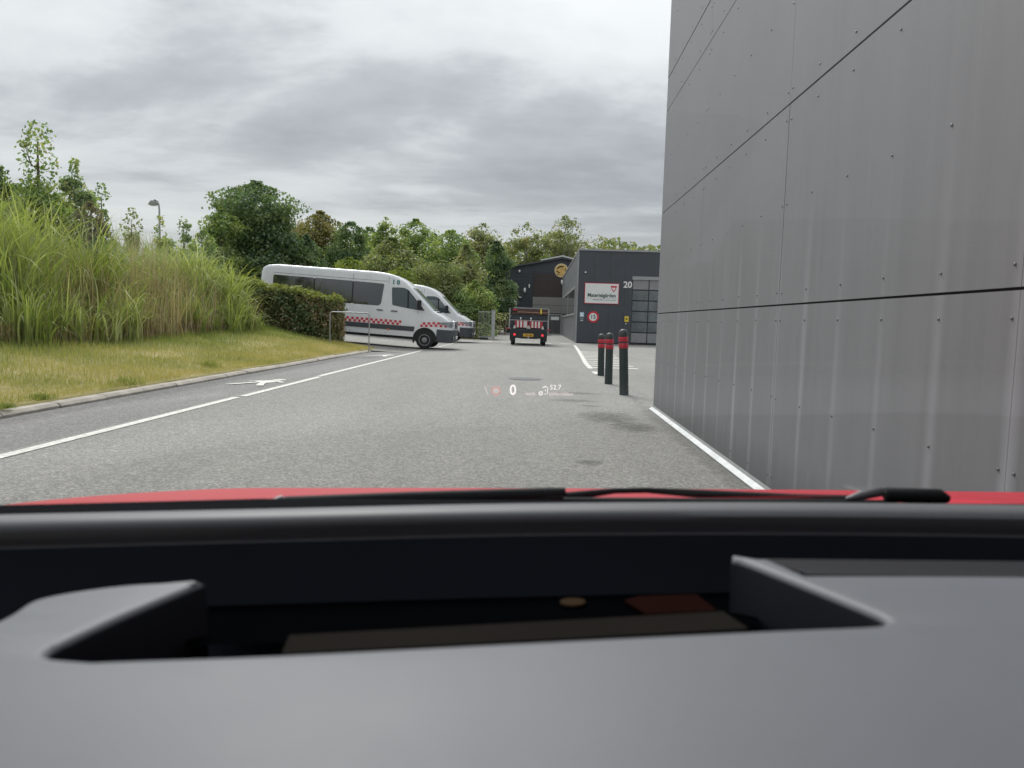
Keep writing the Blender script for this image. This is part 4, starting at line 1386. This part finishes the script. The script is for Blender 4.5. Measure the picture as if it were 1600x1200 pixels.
# ================================================================== LAWN, TALL GRASS
def on_bank(n, x0, x1, y0, y1):
    x = RNG.uniform(x0, x1, n)
    y = RNG.uniform(y0, y1, n)
    z = np.array([bank_z(a, b) for a, b in zip(x, y)])
    return np.stack([x, y, z], 1)


b_ = np.concatenate([on_bank(52000, -11.5, KX-0.30, 7.0, 28.0), on_bank(9000, -7.2, KX-0.28, 7.0, 27.9), on_bank(2500, -6.2, KX-0.22, 7.0, 27.5)])
n_ = len(b_)
patch = 0.5+0.5*np.sin(b_[:, 0]*1.3+b_[:, 1]*0.7)*np.sin(b_[:, 1]*0.55-b_[:, 0]*0.4)
dry = np.clip((b_[:, 0]+9.2)/3.2, 0, 1)                 # drier and yellower towards the kerb
tint_ = np.clip(0.02+0.85*dry+0.35*patch+0.24*RNG.normal(size=n_), 0, 1)
h_ = (0.055+0.05*RNG.random(n_))*(1.5-0.6*dry)*(0.7+0.6*patch)
tag(blades(n_, b_, h_, np.full(n_, 0.011), RNG.uniform(0.3, 1.5, n_), 2, tint_, 'lawn_grass', 'lawn_blades', jit=0.35), 'short rough grass, green above and dry yellow towards the kerb', 'grass', kind='stuff')
# weeds along the kerb
for i, (x, y, s_) in enumerate(((-6.02, 11.2, 0.16), (-5.98, 9.1, 0.10), (-6.2, 8.2, 0.12), (-6.35, 14.8, 0.14), (-5.75, 8.15, 0.07))):
    n = 140
    bb_ = np.stack([x+RNG.normal(0, s_*0.6, n), y+RNG.normal(0, s_*0.9, n), np.zeros(n)], 1)
    bb_[:, 2] = [bank_z(a, b) for a, b in zip(bb_[:, 0], bb_[:, 1])]
    if i == 4:
        bb_[:, 2] = 0.09
    o_ = blades(n, bb_, s_*RNG.uniform(0.5, 1.1, n), np.full(n, 0.016), RNG.uniform(0.4, 1.6, n), 3, RNG.random(n)*0.4, 'weed_tuft', 'lawn_blades', jit=0.5)
    tag(o_, ['dark weed tuft behind the kerb, the largest one', 'small weed tuft behind the kerb between two larger ones', 'leafy weed tuft near the left edge behind the kerb', 'weed tuft farthest along the grass strip', 'tiny weed growing in the joint between two kerb stones'][i], 'weed', 'weed tufts by the kerb')


def clump(n, cx, cy, rx, ry, hlo, hhi, bend, wid, seg, lo, hi):
    a = RNG.uniform(0, 2*math.pi, n)
    r = np.sqrt(RNG.random(n))
    x, y = cx+rx*r*np.cos(a), cy+ry*r*np.sin(a)
    z = np.array([bank_z(i, j) for i, j in zip(x, y)])-0.03
    h = RNG.uniform(hlo, hhi, n)*(1.05-0.22*r*r)
    bd_ = RNG.uniform(0.35, 1.0, n)*bend
    az = np.where(RNG.random(n) < 0.65, np.arctan2(y-cy, x-cx)+RNG.normal(0, 0.9, n), RNG.uniform(0, 6.28, n))
    return np.stack([x, y, z], 1), h, np.full(n, wid*1.3)*RNG.uniform(0.5, 1.4, n), bd_*1.2, seg, RNG.uniform(lo, hi, n), az


def reed_thing(name, label, cat, parts, kind=None, group=None):
    if kind:
        t = thing(name, label, cat, kind=kind)
    else:
        t = thing(name, label, cat, group=group)
    for nm, material, c in parts:
        blades(len(c[0]), c[0], c[1], c[2], c[3], c[4], c[5], nm, material, t, az=c[6], jit=0.2)
    return t


def tussocks(cs, n, hlo, hhi, bend, wid, seg, lo, hi, r=0.45):
    """fountains of leaves: each tussock throws its blades outwards"""
    out = []
    for (cx, cy, sc) in cs:
        out.append(clump(n, cx, cy, r*sc, r*sc, hlo*sc, hhi*sc, bend*RNG.uniform(0.75, 1.2), wid, seg, lo, hi))
    return tuple(np.concatenate([o[k] for o in out]) if k != 4 else seg for k in range(7))


def spots(n, x0, x1, y0, y1, s0, s1):
    return [(RNG.uniform(x0, x1), RNG.uniform(y0, y1), RNG.uniform(s0, s1)) for _ in range(n)]


reed_thing('silver_grass_clump', 'tall arching bright green grass clump at the far left edge', 'tall grass', [
    ('leaf_blade', 'reed_green', tussocks(spots(16, -12.9, -10.3, 14.6, 18.4, 0.85, 1.15), 170, 2.0, 3.5, 2.3, 0.034, 7, 0.2, 1.0, 0.5)),
    ('dry_stalk', 'reed_straw', clump(420, -11.2, 16.2, 1.5, 1.9, 0.8, 2.6, 0.9, 0.016, 4, 0.1, 0.9))], group='tall ornamental grasses')
reed_thing('silver_grass_clump', 'lush drooping bright green grass clump against the hedge', 'tall grass', [
    ('leaf_blade', 'reed_green', tussocks(spots(16, -12.6, -9.8, 22.2, 26.4, 0.75, 1.05), 170, 1.7, 3.0, 2.6, 0.050, 7, 0.3, 1.0, 0.5)),
    ('dry_stalk', 'reed_straw', clump(250, -10.4, 24.2, 1.6, 1.5, 0.6, 1.6, 0.9, 0.018, 4, 0.1, 0.9))], group='tall ornamental grasses')
reed_thing('tall_grass', 'mass of tall mixed green and straw-coloured grass along the bank', 'tall grass', [
    ('leaf_blade', 'reed_green', tussocks(spots(36, -12.2, -9.9, 13.5, 24.0, 0.7, 1.15), 105, 1.2, 2.5, 2.2, 0.030, 7, 0.0, 0.9, 0.4)),
    ('edge_blade', 'reed_green', tussocks(spots(100, -10.2, -9.0, 11.0, 25.0, 0.5, 1.15), 50, 0.7, 1.6, 2.5, 0.028, 6, 0.1, 1.0, 0.3)),
    ('back_blade', 'reed_green', tussocks(spots(18, -15.5, -12.0, 13.0, 24.0, 0.8, 1.1), 90, 1.9, 3.1, 2.0, 0.034, 6, 0.0, 0.6)),
    ('dry_stalk', 'reed_straw', clump(2600, -10.4, 19.0, 1.6, 5.0, 0.5, 2.2, 1.0, 0.015, 4, 0.0, 0.9)),
    ('plume', 'reed_straw', clump(420, -11.3, 21.0, 1.1, 2.4, 1.8, 2.9, 0.4, 0.014, 4, 0.5, 1.0)),
    ('dead_litter', 'reed_straw', clump(2400, -9.45, 18.0, 0.5, 6.3, 0.2, 0.8, 2.6, 0.018, 4, 0.0, 0.8))], kind='stuff')


# ================================================================== TREES AND SHRUBS
def put_tree(name, label, px, top, hwpx, Y, leaf, lo=0.25, zbase=0.3, n=4500, ls=0.26, bark='bark', shape='round', nl=34, group=None, lean=0.0, cat='tree', gaps=0.55):
    c = at(px, top, Y)
    return tree(name, label, (c[0], Y, zbase), c[2]-zbase, hwpx/FPX*Y, lo, leaf, int(n*2.7), ls*0.58, bark, shape, nl, group, lean, gaps, cat)


G1, G2, G3 = 'young trees behind the tall grass', 'trees behind the vans', 'birches behind the buildings'
put_tree('young_oak', 'tallest young oak rising above the tall grass at the left', 58, 196, 56, 21.0, 'leaf_oak', 0.34, 0.9, 2300, 0.13, shape='oak', nl=40, group=G1)
put_tree('young_oak', 'shorter young oak just right of the tallest one', 116, 252, 40, 22.5, 'leaf_oak', 0.30, 0.9, 1500, 0.13, shape='oak', nl=28, group=G1)
put_tree('young_oak', 'slim young tree at the right end of the left oak group', 158, 290, 30, 24.0, 'leaf_oak', 0.25, 0.9, 1000, 0.13, shape='oak', nl=20, group=G1)
put_tree('young_oak', 'dark tree cut off by the left edge of the picture', -8, 255, 40, 23.0, 'leaf_dark', 0.30, 0.9, 2000, 0.14, shape='round', nl=26, group=G1)
put_tree('shrub', 'brownish purple shrub in the middle of the tall grass', 140, 318, 40, 20.5, 'leaf_purple', 0.3, 0.9, 1700, 0.10, shape='bush', nl=26, cat='shrub')
put_tree('shrub', 'dark green shrub half hidden in the grass below the purple one', 150, 372, 34, 19.0, 'leaf_dark', 0.1, 0.9, 1500, 0.10, shape='bush', nl=20, cat='shrub')
put_tree('shrub', 'greyish feathery shrub between the oaks and street lamp', 205, 328, 34, 31.0, 'leaf_olive', 0.2, 0.8, 1300, 0.15, shape='oak', nl=24, cat='shrub')
put_tree('young_tree', 'thin young tree growing around the street lamp pole', 250, 338, 28, 34.0, 'leaf_oak', 0.3, 0.8, 700, 0.17, shape='oak', nl=16)
put_tree('young_tree', 'thin young tree right of the street lamp', 287, 340, 26, 37.0, 'leaf_mid', 0.3, 0.8, 700, 0.18, shape='oak', nl=16)
put_tree('shrub', 'low green shrub between street lamp and big round tree', 318, 362, 34, 44.0, 'leaf_mid', 0.1, 0.6, 1300, 0.2, shape='bush', nl=20, cat='shrub')
put_tree('broadleaf_tree', 'biggest round dark green tree above the hedge', 400, 287, 72, 58.0, 'leaf_dark', 0.16, 0.6, 9000, 0.27, shape='round', nl=90, group=G2, gaps=0.7)
put_tree('broadleaf_tree', 'lighter green small tree at the left foot of the biggest tree', 346, 330, 40, 54.0, 'leaf_mid', 0.15, 0.6, 2600, 0.25, shape='round', nl=30, group=G2)
put_tree('broadleaf_tree', 'yellow-brown autumn tree right of the biggest tree', 500, 333, 50, 68.0, 'leaf_autumn', 0.12, 0.5, 4800, 0.28, shape='round', nl=44, group=G2)
put_tree('pine_tree', 'very dark pine above the rear of the white van', 548, 350, 46, 64.0, 'leaf_dark', 0.08, 0.5, 4800, 0.26, shape='round', nl=40, group=G2)
put_tree('pine_tree', 'dark pine low behind the van roof, left of the yellow bush', 478, 370, 52, 60.0, 'leaf_dark', 0.05, 0.5, 4200, 0.26, shape='bush', nl=36, group=G2)
put_tree('slender_tree', 'slender open tree standing above the yellow bush', 604, 341, 30, 76.0, 'leaf_mid', 0.3, 0.5, 1900, 0.28, shape='open', nl=24, group=G2)
put_tree('broadleaf_tree', 'mid green tree above the van marked 10', 650, 345, 42, 78.0, 'leaf_mid', 0.15, 0.5, 3800, 0.29, shape='round', nl=40, group=G2)
put_tree('broadleaf_tree', 'wide olive tree directly behind the roof of the nearer van', 612, 374, 66, 60.0, 'leaf_olive', 0.06, 0.5, 5600, 0.26, shape='bush', nl=50, group=G2)
put_tree('broadleaf_tree', 'mid green tree above the second van', 705, 363, 50, 74.0, 'leaf_mid', 0.1, 0.4, 4400, 0.28, shape='round', nl=40, group=G2)
put_tree('broadleaf_tree', 'tree with yellowing twigs left of the dark hall', 754, 352, 40, 80.0, 'leaf_birch', 0.1, 0.4, 3600, 0.3, shape='open', nl=40, group=G2)
put_tree('broadleaf_tree', 'dark green tree at the left corner of the dark hall', 776, 380, 34, 72.0, 'leaf_dark', 0.05, 0.3, 4200, 0.26, shape='bush', nl=40, group=G2)
put_tree('broadleaf_tree', 'autumn tinted tree rising behind the willow bush', 728, 385, 40, 62.0, 'leaf_birch', 0.05, 0.3, 3000, 0.25, shape='bush', nl=30, group=G2)
put_tree('broadleaf_tree', 'hazy green tree filling the gap above the cab of the van', 678, 368, 44, 86.0, 'leaf_olive', 0.05, 0.4, 3000, 0.32, shape='round', nl=34, group=G2)
put_tree('broadleaf_tree', 'green tree between the pines and the slender open tree', 578, 358, 40, 82.0, 'leaf_mid', 0.05, 0.4, 3000, 0.32, shape='round', nl=34, group=G2)
put_tree('birch_tree', 'left birch above the roof of the dark hall', 824, 350, 32, 106.0, 'leaf_birch', 0.2, 0.3, 2000, 0.36, 'bark_birch', 'open', 34, G3)
put_tree('birch_tree', 'tallest airy birch above the round emblem', 884, 340, 44, 104.0, 'leaf_birch', 0.2, 0.3, 2600, 0.36, 'bark_birch', 'open', 40, G3)
put_tree('birch_tree', 'short birch top just above the workshop roof', 938, 370, 26, 108.0, 'leaf_birch', 0.3, 0.3, 1300, 0.36, 'bark_birch', 'open', 20, G3)
put_tree('broadleaf_tree', 'green tree low behind the ridge of the dark hall', 852, 374, 50, 112.0, 'leaf_mid', 0.1, 0.3, 3000, 0.36, shape='bush', nl=34, group=G3)
put_tree('willow_bush', 'light olive willow bush bulging behind the second van', 690, 410, 70, 52.5, 'leaf_olive', 0.02, 0.2, 8500, 0.17, shape='bush', nl=70, cat='shrub')
put_tree('willow_bush', 'darker willow bush between second van and grey post', 742, 440, 36, 50.5, 'leaf_mid', 0.0, 0.1, 4200, 0.17, shape='bush', nl=40, cat='shrub')
put_tree('yellow_bush', 'bright yellow-green bush peeping over the van roof', 545, 404, 40, 50.0, 'leaf_lime', 0.1, 0.5, 2600, 0.18, shape='round', nl=26, cat='shrub')
put_tree('yellow_bush', 'lime green bush behind the cab of the nearer van', 625, 420, 40, 50.0, 'leaf_lime', 0.05, 0.4, 2600, 0.18, shape='bush', nl=26, cat='shrub')
# wood far behind, a mass without single trees
cs, ns, ss = [], [], []
for px in np.arange(-420, 1100, 14):
    top = 388+9*math.sin(px*0.031)+6*math.sin(px*0.083+1)+(20 if px < 330 else 0)
    c = at(px, top, 118.0)
    k = 260
    u = RNG.random(k)
    d = RNG.normal(size=(k, 3))
    cs.append(np.stack([c[0]+RNG.normal(0, 1.1, k), 118+RNG.normal(0, 2.0, k), 0.2+(c[2]-0.2)*u**0.8], 1))
    ns.append(d+np.array([0, -0.5, 0.5]))
cs, ns = np.concatenate(cs), np.concatenate(ns)
tag(leaves('distant_wood', cs, ns, 0.62*RNG.uniform(0.6, 1.3, len(cs)), RNG.random(len(cs)), 'leaf_olive'), 'distant wood closing the view behind the trees', 'wood', kind='stuff')
# clover and long grass on the verge beyond the vans
n = 2600
x = RNG.uniform(-7.5, -3.55, n)
y = RNG.uniform(48.8, 54, n)
o_ = blades(n, np.stack([x, y, np.full(n, 0.04)], 1), RNG.uniform(0.1, 0.38, n), np.full(n, 0.03), RNG.uniform(0.4, 1.6, n), 3, RNG.random(n)*0.55, 'verge_grass', 'lawn_blades')
tag(o_, 'green grass round the boulder beyond the second van', 'grass', kind='stuff')

# ================================================================== THE CAR THE PICTURE IS TAKEN FROM
# local frame: x right, y ahead, z up from the ground; the eye is at (0, 0, 1.2)
car = thing('red_car', 'red car seen from its driver seat, grey dashboard and bonnet in the foreground', 'car')
car.matrix_world = Matrix(((CARROT[0][0], 0, CARROT[0][2], -CARROT[0][2]*CAM_H), (0, 1, 0, 0), (CARROT[2][0], 0, CARROT[2][2], CAM_H-CARROT[2][2]*CAM_H), (0, 0, 0, 1)))


def cp(px, py, h):
    """point of the car's interior at height h below the eye"""
    d = FW*FPX + (px-800)*RT - (py-600)*UP
    p = d*(-h/d[2])
    return p[0], p[1]


def spline(pts, k=8):
    out = []
    n = len(pts)
    for i in range(n-1):
        p0, p1, p2, p3 = [np.array(pts[max(0, min(n-1, j))], float) for j in (i-1, i, i+1, i+2)]
        for t in np.arange(k)/k:
            out.append(tuple(0.5*((2*p1)+(-p0+p2)*t+(2*p0-5*p1+4*p2-p3)*t*t+(-p0+3*p1-3*p2+p3)*t**3)))
    out.append(tuple(pts[-1]))
    return out


HD = 0.165                                    # dashboard top below the eye
HL = 0.158                                    # front lip below the eye
far_l = [(-0.62, 0.22)]+spline([cp(*p, HD) for p in ((-420, 1120), (-120, 1010), (0, 955), (60, 924), (190, 909), (322, 906))], 8)
notch = spline([cp(*p, HD) for p in ((322, 906), (200, 955), (110, 995), (78, 1012), (84, 1022), (150, 1029))], 8)
front = spline([cp(*p, HD) for p in ((150, 1029), (440, 1019), (800, 1001), (1170, 983), (1340, 976))], 6)
right = spline([cp(*p, HD) for p in ((1340, 976), (1372, 973), (1381, 965), (1340, 946), (1240, 906), (1165, 877), (1142, 872))], 8)
far_r = [cp(*p, HD) for p in ((1200, 871), (1260, 897), (1700, 897), (2400, 897))]+[(1.15, cp(2400, 897, HD)[1]-0.05)]
outline = far_l+notch[1:]+front[1:]+right[1:]+far_r
near_e = [(1.15, 0.17), (0.0, 0.17), (-0.62, 0.17)]
poly = outline+near_e
dt = MB().prism(poly, -0.06, 0.0, lambda u, v, w: (u, v, 1.2-HD+w))


def shape_dash():
    """cut the slab into a lattice so that its top can be crowned, then round its rim"""
    me = dt.mesh('dashboard')
    bm = bmesh.new()
    bm.from_mesh(me)
    bmesh.ops.recalc_face_normals(bm, faces=bm.faces)
    ed = [e for e in bm.edges if all(abs(v.co.z-(1.2-HD)) < 1e-5 for v in e.verts) and len(e.link_faces) == 2]
    bmesh.ops.bevel(bm, geom=ed, offset=0.0065, segments=4, profile=0.55, affect='EDGES', clamp_overlap=False)
    for k in range(18):
        bmesh.ops.bisect_plane(bm, geom=bm.verts[:]+bm.edges[:]+bm.faces[:], plane_co=(0, 0.16+0.018*k, 0), plane_no=(0, 1, 0))
    for k in range(34):
        bmesh.ops.bisect_plane(bm, geom=bm.verts[:]+bm.edges[:]+bm.faces[:], plane_co=(-0.55+0.05*k, 0, 0), plane_no=(1, 0, 0))
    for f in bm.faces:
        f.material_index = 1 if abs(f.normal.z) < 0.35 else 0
        f.smooth = True
    for v in bm.verts:
        d = max(0.0, 0.37-v.co.y)
        v.co.z -= 0.8*d*d + 0.35*max(0.0, -0.20-v.co.x)**2 + 0.10*max(0.0, v.co.x-0.25)**2
    bm.to_mesh(me)
    bm.free()
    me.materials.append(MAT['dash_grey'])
    me.materials.append(MAT['dash_side_shade'])
    return link('dashboard', me, None, car, smooth=55)


dash = shape_dash()
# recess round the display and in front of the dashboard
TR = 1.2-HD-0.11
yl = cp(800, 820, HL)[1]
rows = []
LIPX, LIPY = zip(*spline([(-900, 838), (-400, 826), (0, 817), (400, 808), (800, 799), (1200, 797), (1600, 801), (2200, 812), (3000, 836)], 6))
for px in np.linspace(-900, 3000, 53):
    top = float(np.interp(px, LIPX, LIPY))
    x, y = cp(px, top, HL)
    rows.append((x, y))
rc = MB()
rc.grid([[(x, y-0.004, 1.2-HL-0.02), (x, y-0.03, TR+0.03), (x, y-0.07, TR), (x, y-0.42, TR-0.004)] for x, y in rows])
rc.build('recess', 'dash_black', car, smooth=60)  # faces away from the glass; its shade is put into the near-black colour
lip = []
prof = [(0.055, -0.030), (0.045, -0.006), (0.028, 0.000), (0.012, 0.0), (0.004, -0.0022), (0.0015, -0.006), (0.003, -0.011), (0.008, -0.017), (0.010, -0.0215), (0.0045, -0.0225), (0.003, -0.025), (0.006, -0.030), (0.02, -0.036)]
MB().grid([[(x, y+a, 1.2-HL+b) for a, b in prof] for x, y in rows]).build('front_lip', 'dash_lip', dash, smooth=50)
# cover between lip and glass, cowl under the wipers
cw_ = []
for x, y in rows:
    sl_ = 0.2347+0.012*min(1.0, max(0.0, (-x-0.27)/0.25))
    cw_.append([(x, y+0.05, 1.2-HL-0.012), (x, y+0.075, 1.2-HL-0.022), (x, y+0.12, 1.2-sl_*(y+0.12)-0.002), (x, y+0.15, 1.2-sl_*(y+0.15)), (x, y+0.175, 1.2-sl_*(y+0.175)-0.004), (x, y+0.19, 1.2-sl_*(y+0.19)-0.03)])
MB().grid(cw_).build('cowl', 'cowl_black', car, smooth=60)
# defroster grille at the right
gx = 0
for k in range(7):
    yy = cp(1400, 874+3.4*k, HD-0.0)[1]
    x0, x1 = cp(1190+9*k, 880, HD)[0], 1.12
    MB().box(x0, x1, yy-0.0011, yy+0.0011, 1.2-HD-0.0075, 1.2-HD-0.0012).build('vent_slat', 'vent_plastic', dash)
yv0, yv1 = cp(1400, 872, HD)[1], cp(1400, 898, HD)[1]
MB().box(cp(1215, 880, HD)[0], 1.12, yv1-0.004, yv0+0.004, 1.2-HD-0.03, 1.2-HD-0.010).build('vent_bed', 'dash_black', dash)
# head-up display unit lying in the recess
hu = MB()
A, B_ = cp(440, 1012, HD+0.03), cp(1168, 978, HD+0.03)
A2, B2 = cp(350, 925, HD+0.095), cp(1130, 905, HD+0.095)
hu.add([(A[0]-0.06, A[1], 1.2-HD-0.03), (B_[0]+0.01, B_[1], 1.2-HD-0.03), (B2[0], B2[1], 1.2-HD-0.085), (A2[0], A2[1], 1.2-HD-0.085)], [(0, 1, 2, 3)])
hub = hu.build('display_cover', 'hud_black', car)


def on_cover(px, py):
    """point on the tilted display cover, by its place across and along"""
    p0 = np.array([A[0]-0.06, A[1], 1.2-HD-0.03]); u = np.array([B_[0]+0.01, B_[1], 1.2-HD-0.03])-p0; w = np.array([A2[0], A2[1], 1.2-HD-0.085])-p0
    nrm = np.cross(u, w); nrm /= np.linalg.norm(nrm)
    if nrm[2] < 0:
        nrm = -nrm
    d = FW*FPX+(px-800)*RT-(py-600)*UP
    e = np.array([0, 0, 1.2])
    t = np.dot(p0-e, nrm)/np.dot(d, nrm)
    return e+d*t, nrm


def cover_patch(name, pts, material, off):
    q = []
    for px, py in pts:
        p, nrm = on_cover(px, py)
        q.append(p+nrm*off)
    b = MB()
    low = [p-nrm*0.0015 for p in q]
    n = len(q)
    b.add(q+low, [tuple(range(n))]+[(i, (i+1) % n, n+(i+1) % n, n+i) for i in range(n)])
    return b.build(name, material, hub)


cover_patch('trim_strip', [(440, 1030), (452, 1000), (800, 981), (1130, 962), (1170, 990)], 'hud_trim', 0.003)
cover_patch('reddish_reflection', [(1010, 966), (975, 944), (1000, 937), (1088, 934), (1120, 960)], 'hud_red_reflection', 0.003)  # reddish reflection in the cover, painted on as a patch
cover_patch('lens', [(895+20*math.cos(a), 946+6*math.sin(a)) for a in np.linspace(0, 6.28, 14, endpoint=False)], 'hud_amber_reflection', 0.003)  # amber spot is a painted reflection, no actual lens

# bonnet: crowned sheet with rounded shoulders
CX = 0.30
rows = []
for y in np.linspace(0.80, 2.15, 26):
    zc = -0.2180*y-0.05*(y-1.4)**2
    hw = 0.99-0.10*max(0, y-0.9)**1.3
    r_ = []
    for s_ in np.linspace(-1, 1, 41):
        k = abs(s_)
        drop = 0.005*k**2+0.09*max(0, (k-0.88)/0.12)**2.0
        r_.append((CX+hw*s_, y, 1.2+zc-drop))
    rows.append(r_)
bn = MB().grid(rows)
bn.build('bonnet', 'car_red', car, smooth=70)
for s_ in (-1, 1):
    rows2 = []
    for y in np.linspace(0.70, 2.2, 12):
        hw = 0.99-0.10*max(0, y-0.9)**1.3
        z = 1.2-0.2180*y-0.05*(y-1.4)**2-0.096
        rows2.append([(CX+s_*(hw-0.01), y, z+0.003), (CX+s_*(hw+0.015), y, z-0.03), (CX+s_*(hw+0.03), y, z-0.2), (CX+s_*(hw+0.01), y, 0.35)])
    MB().grid(rows2).build('wing', 'car_red', car, smooth=70)
rows3 = []
for s_ in np.linspace(-1, 1, 15):
    rows3.append([(CX+0.75*s_, 2.15-0.10*s_*s_, 0.66), (CX+0.78*s_, 2.24-0.14*s_*s_, 0.58), (CX+0.80*s_, 2.26-0.15*s_*s_, 0.35)])
MB().grid(rows3).build('front_apron', 'car_red', car, smooth=70)


# wipers
def cpy(px, py, y):
    d = FW*FPX+(px-800)*RT-(py-600)*UP
    p = d*(y/d[1])
    return (p[0], p[1], p[2]+1.2)


w1 = MB().tube([cpy(395, 799, 0.76), cpy(415, 791, 0.765), cpy(440, 786, 0.77), cpy(640, 778, 0.80), cpy(860, 771, 0.83), cpy(884, 769, 0.83)], [0.002, 0.005, 0.0068, 0.0068, 0.0066, 0.005], 8).build('wiper', 'wiper_black', car, smooth=50)
MB().tube([cpy(410, 789, 0.76), cpy(440, 779.5, 0.765), cpy(446, 781, 0.765)], [0.002, 0.004, 0.002], 8).build('wiper_clip', 'wiper_sheen', w1, smooth=50)
w2 = MB().tube([cpy(540, 790, 0.80), cpy(760, 783, 0.82), cpy(880, 777, 0.83), cpy(960, 767, 0.84), cpy(1010, 766, 0.84), cpy(1100, 772, 0.84), cpy(1240, 780, 0.83), cpy(1350, 784, 0.82)], [0.004, 0.006, 0.0055, 0.0032, 0.0032, 0.005, 0.006, 0.007], 8).build('wiper', 'wiper_black', car, smooth=50)
MB().tube([cpy(880, 783, 0.80), cpy(1000, 786, 0.80), cpy(1200, 788, 0.80), cpy(1400, 787, 0.80)], [0.004, 0.006, 0.006, 0.004], 8).build('wiper_arm', 'wiper_black', w2, smooth=50)
MB().tube([cpy(1322, 780, 0.79), cpy(1345, 774, 0.79), cpy(1378, 768, 0.79), cpy(1382, 771, 0.79)], [0.002, 0.005, 0.005, 0.003], 10).build('wiper_hinge', 'wiper_sheen', w2, smooth=50)
MB().tube([cpy(1382, 773, 0.80), cpy(1384, 773, 0.80), cpy(1470, 776, 0.80), cpy(1482, 780, 0.80)], [0.006, 0.0078, 0.0078, 0.004], 10).build('wiper_cap', 'wiper_black', w2, smooth=50)

# windscreen pane, pillars, roof
rows = []
for t in np.linspace(0, 1, 9):
    rows.append([(CX+(0.94-0.22*t)*s_, 0.86-0.98*t-0.16*s_*s_, 0.985+0.60*t-0.01*s_*s_) for s_ in np.linspace(-1, 1, 13)])
MB().grid(rows).build('windscreen', 'windscreen', car, smooth=70)
for s_ in (-1, 1):
    MB().tube([(CX+s_*0.97, 0.70, 0.93), (CX+s_*0.86, 0.25, 1.27), (CX+s_*0.75, -0.26, 1.585), (CX+s_*0.70, -0.7, 1.62)], 0.035, 8).build('windscreen_pillar', 'dash_black', car, smooth=50)
rows = []
for y, z in ((-0.10, 1.588), (-0.25, 1.615), (-0.8, 1.64), (-1.6, 1.60)):
    rows.append([(CX+0.72*s_, y-0.16*s_*s_*(y > -0.3), z-0.03*s_*s_) for s_ in np.linspace(-1, 1, 9)])
MB().grid(rows).build('roof', 'car_red', car, smooth=70)

# head-up readout: the projector's virtual image stands over the bonnet, 2.6 m ahead
HY = 2.6
hd_ = thing('head_up_readout', 'glowing head-up readout of speed and consumption, floating over the bonnet', 'display')
hd_.matrix_world = car.matrix_world.copy()


def HM(px, py):
    x, y, z = cpy(px, py, HY)
    return Matrix.Translation((x, y, z)) @ Matrix.Rotation(R(90), 4, 'X')


PXM = HY/FPX
text_obj('speed_numeral', '0', 23*PXM, 'hud_white', hd_, HM(801.5, 610), 0.0002, bold=0.0006, xs=0.95)
text_obj('unit', 'km/h', 7.6*PXM, 'hud_faint', hd_, HM(829, 615.5), 0.0002)
text_obj('consumption', '52.7', 10.5*PXM, 'hud_white', hd_, HM(868, 605.5), 0.0002)
text_obj('consumption_unit', 'kWh/100km', 7.6*PXM, 'hud_faint', hd_, HM(877, 616), 0.0002)


def hud_tube(name, pts, material, r=0.0011, close=False):
    p = [cpy(a, b, HY) for a, b in pts]
    if close:
        p.append(p[0])
    return MB().tube(p, r, 6).build(name, material, hd_)


hud_tube('slash', [(757, 604), (760, 610), (762.5, 616.5)], 'hud_faint', 0.0010)
hud_tube('sign_ring', [(775+6.2*math.cos(a), 610.5+6.2*math.sin(a)) for a in np.linspace(0, 6.283, 24)], 'hud_pink', 0.0018)
hud_tube('sign_figure', [(775+3.2*math.cos(a), 610.5+3.2*math.sin(a)) for a in np.linspace(0, 6.283, 16)], 'hud_faint', 0.0010)
hud_tube('sign_dash', [(773.2, 611), (774.6, 609.5), (776.0, 611.2), (777, 609.8)], 'hud_faint', 0.0008)
hud_tube('battery_outline', [(847.5, 606), (849, 605), (855.5, 605), (855.5, 615.5), (850, 615.5)], 'hud_white', 0.0012)
hud_tube('battery_tip', [(850.5, 603.8), (853.5, 603.8)], 'hud_white', 0.0012)
hud_tube('charge_bar', [(851.6, 608), (852.4, 611.5)], 'hud_white', 0.0010)
hud_tube('average_ring', [(845+2.8*math.cos(a), 614.5+2.8*math.sin(a)) for a in np.linspace(0, 6.283, 14)], 'hud_white', 0.0012)
hud_tube('average_stroke', [(843, 617), (847.4, 611.6)], 'hud_white', 0.0007)
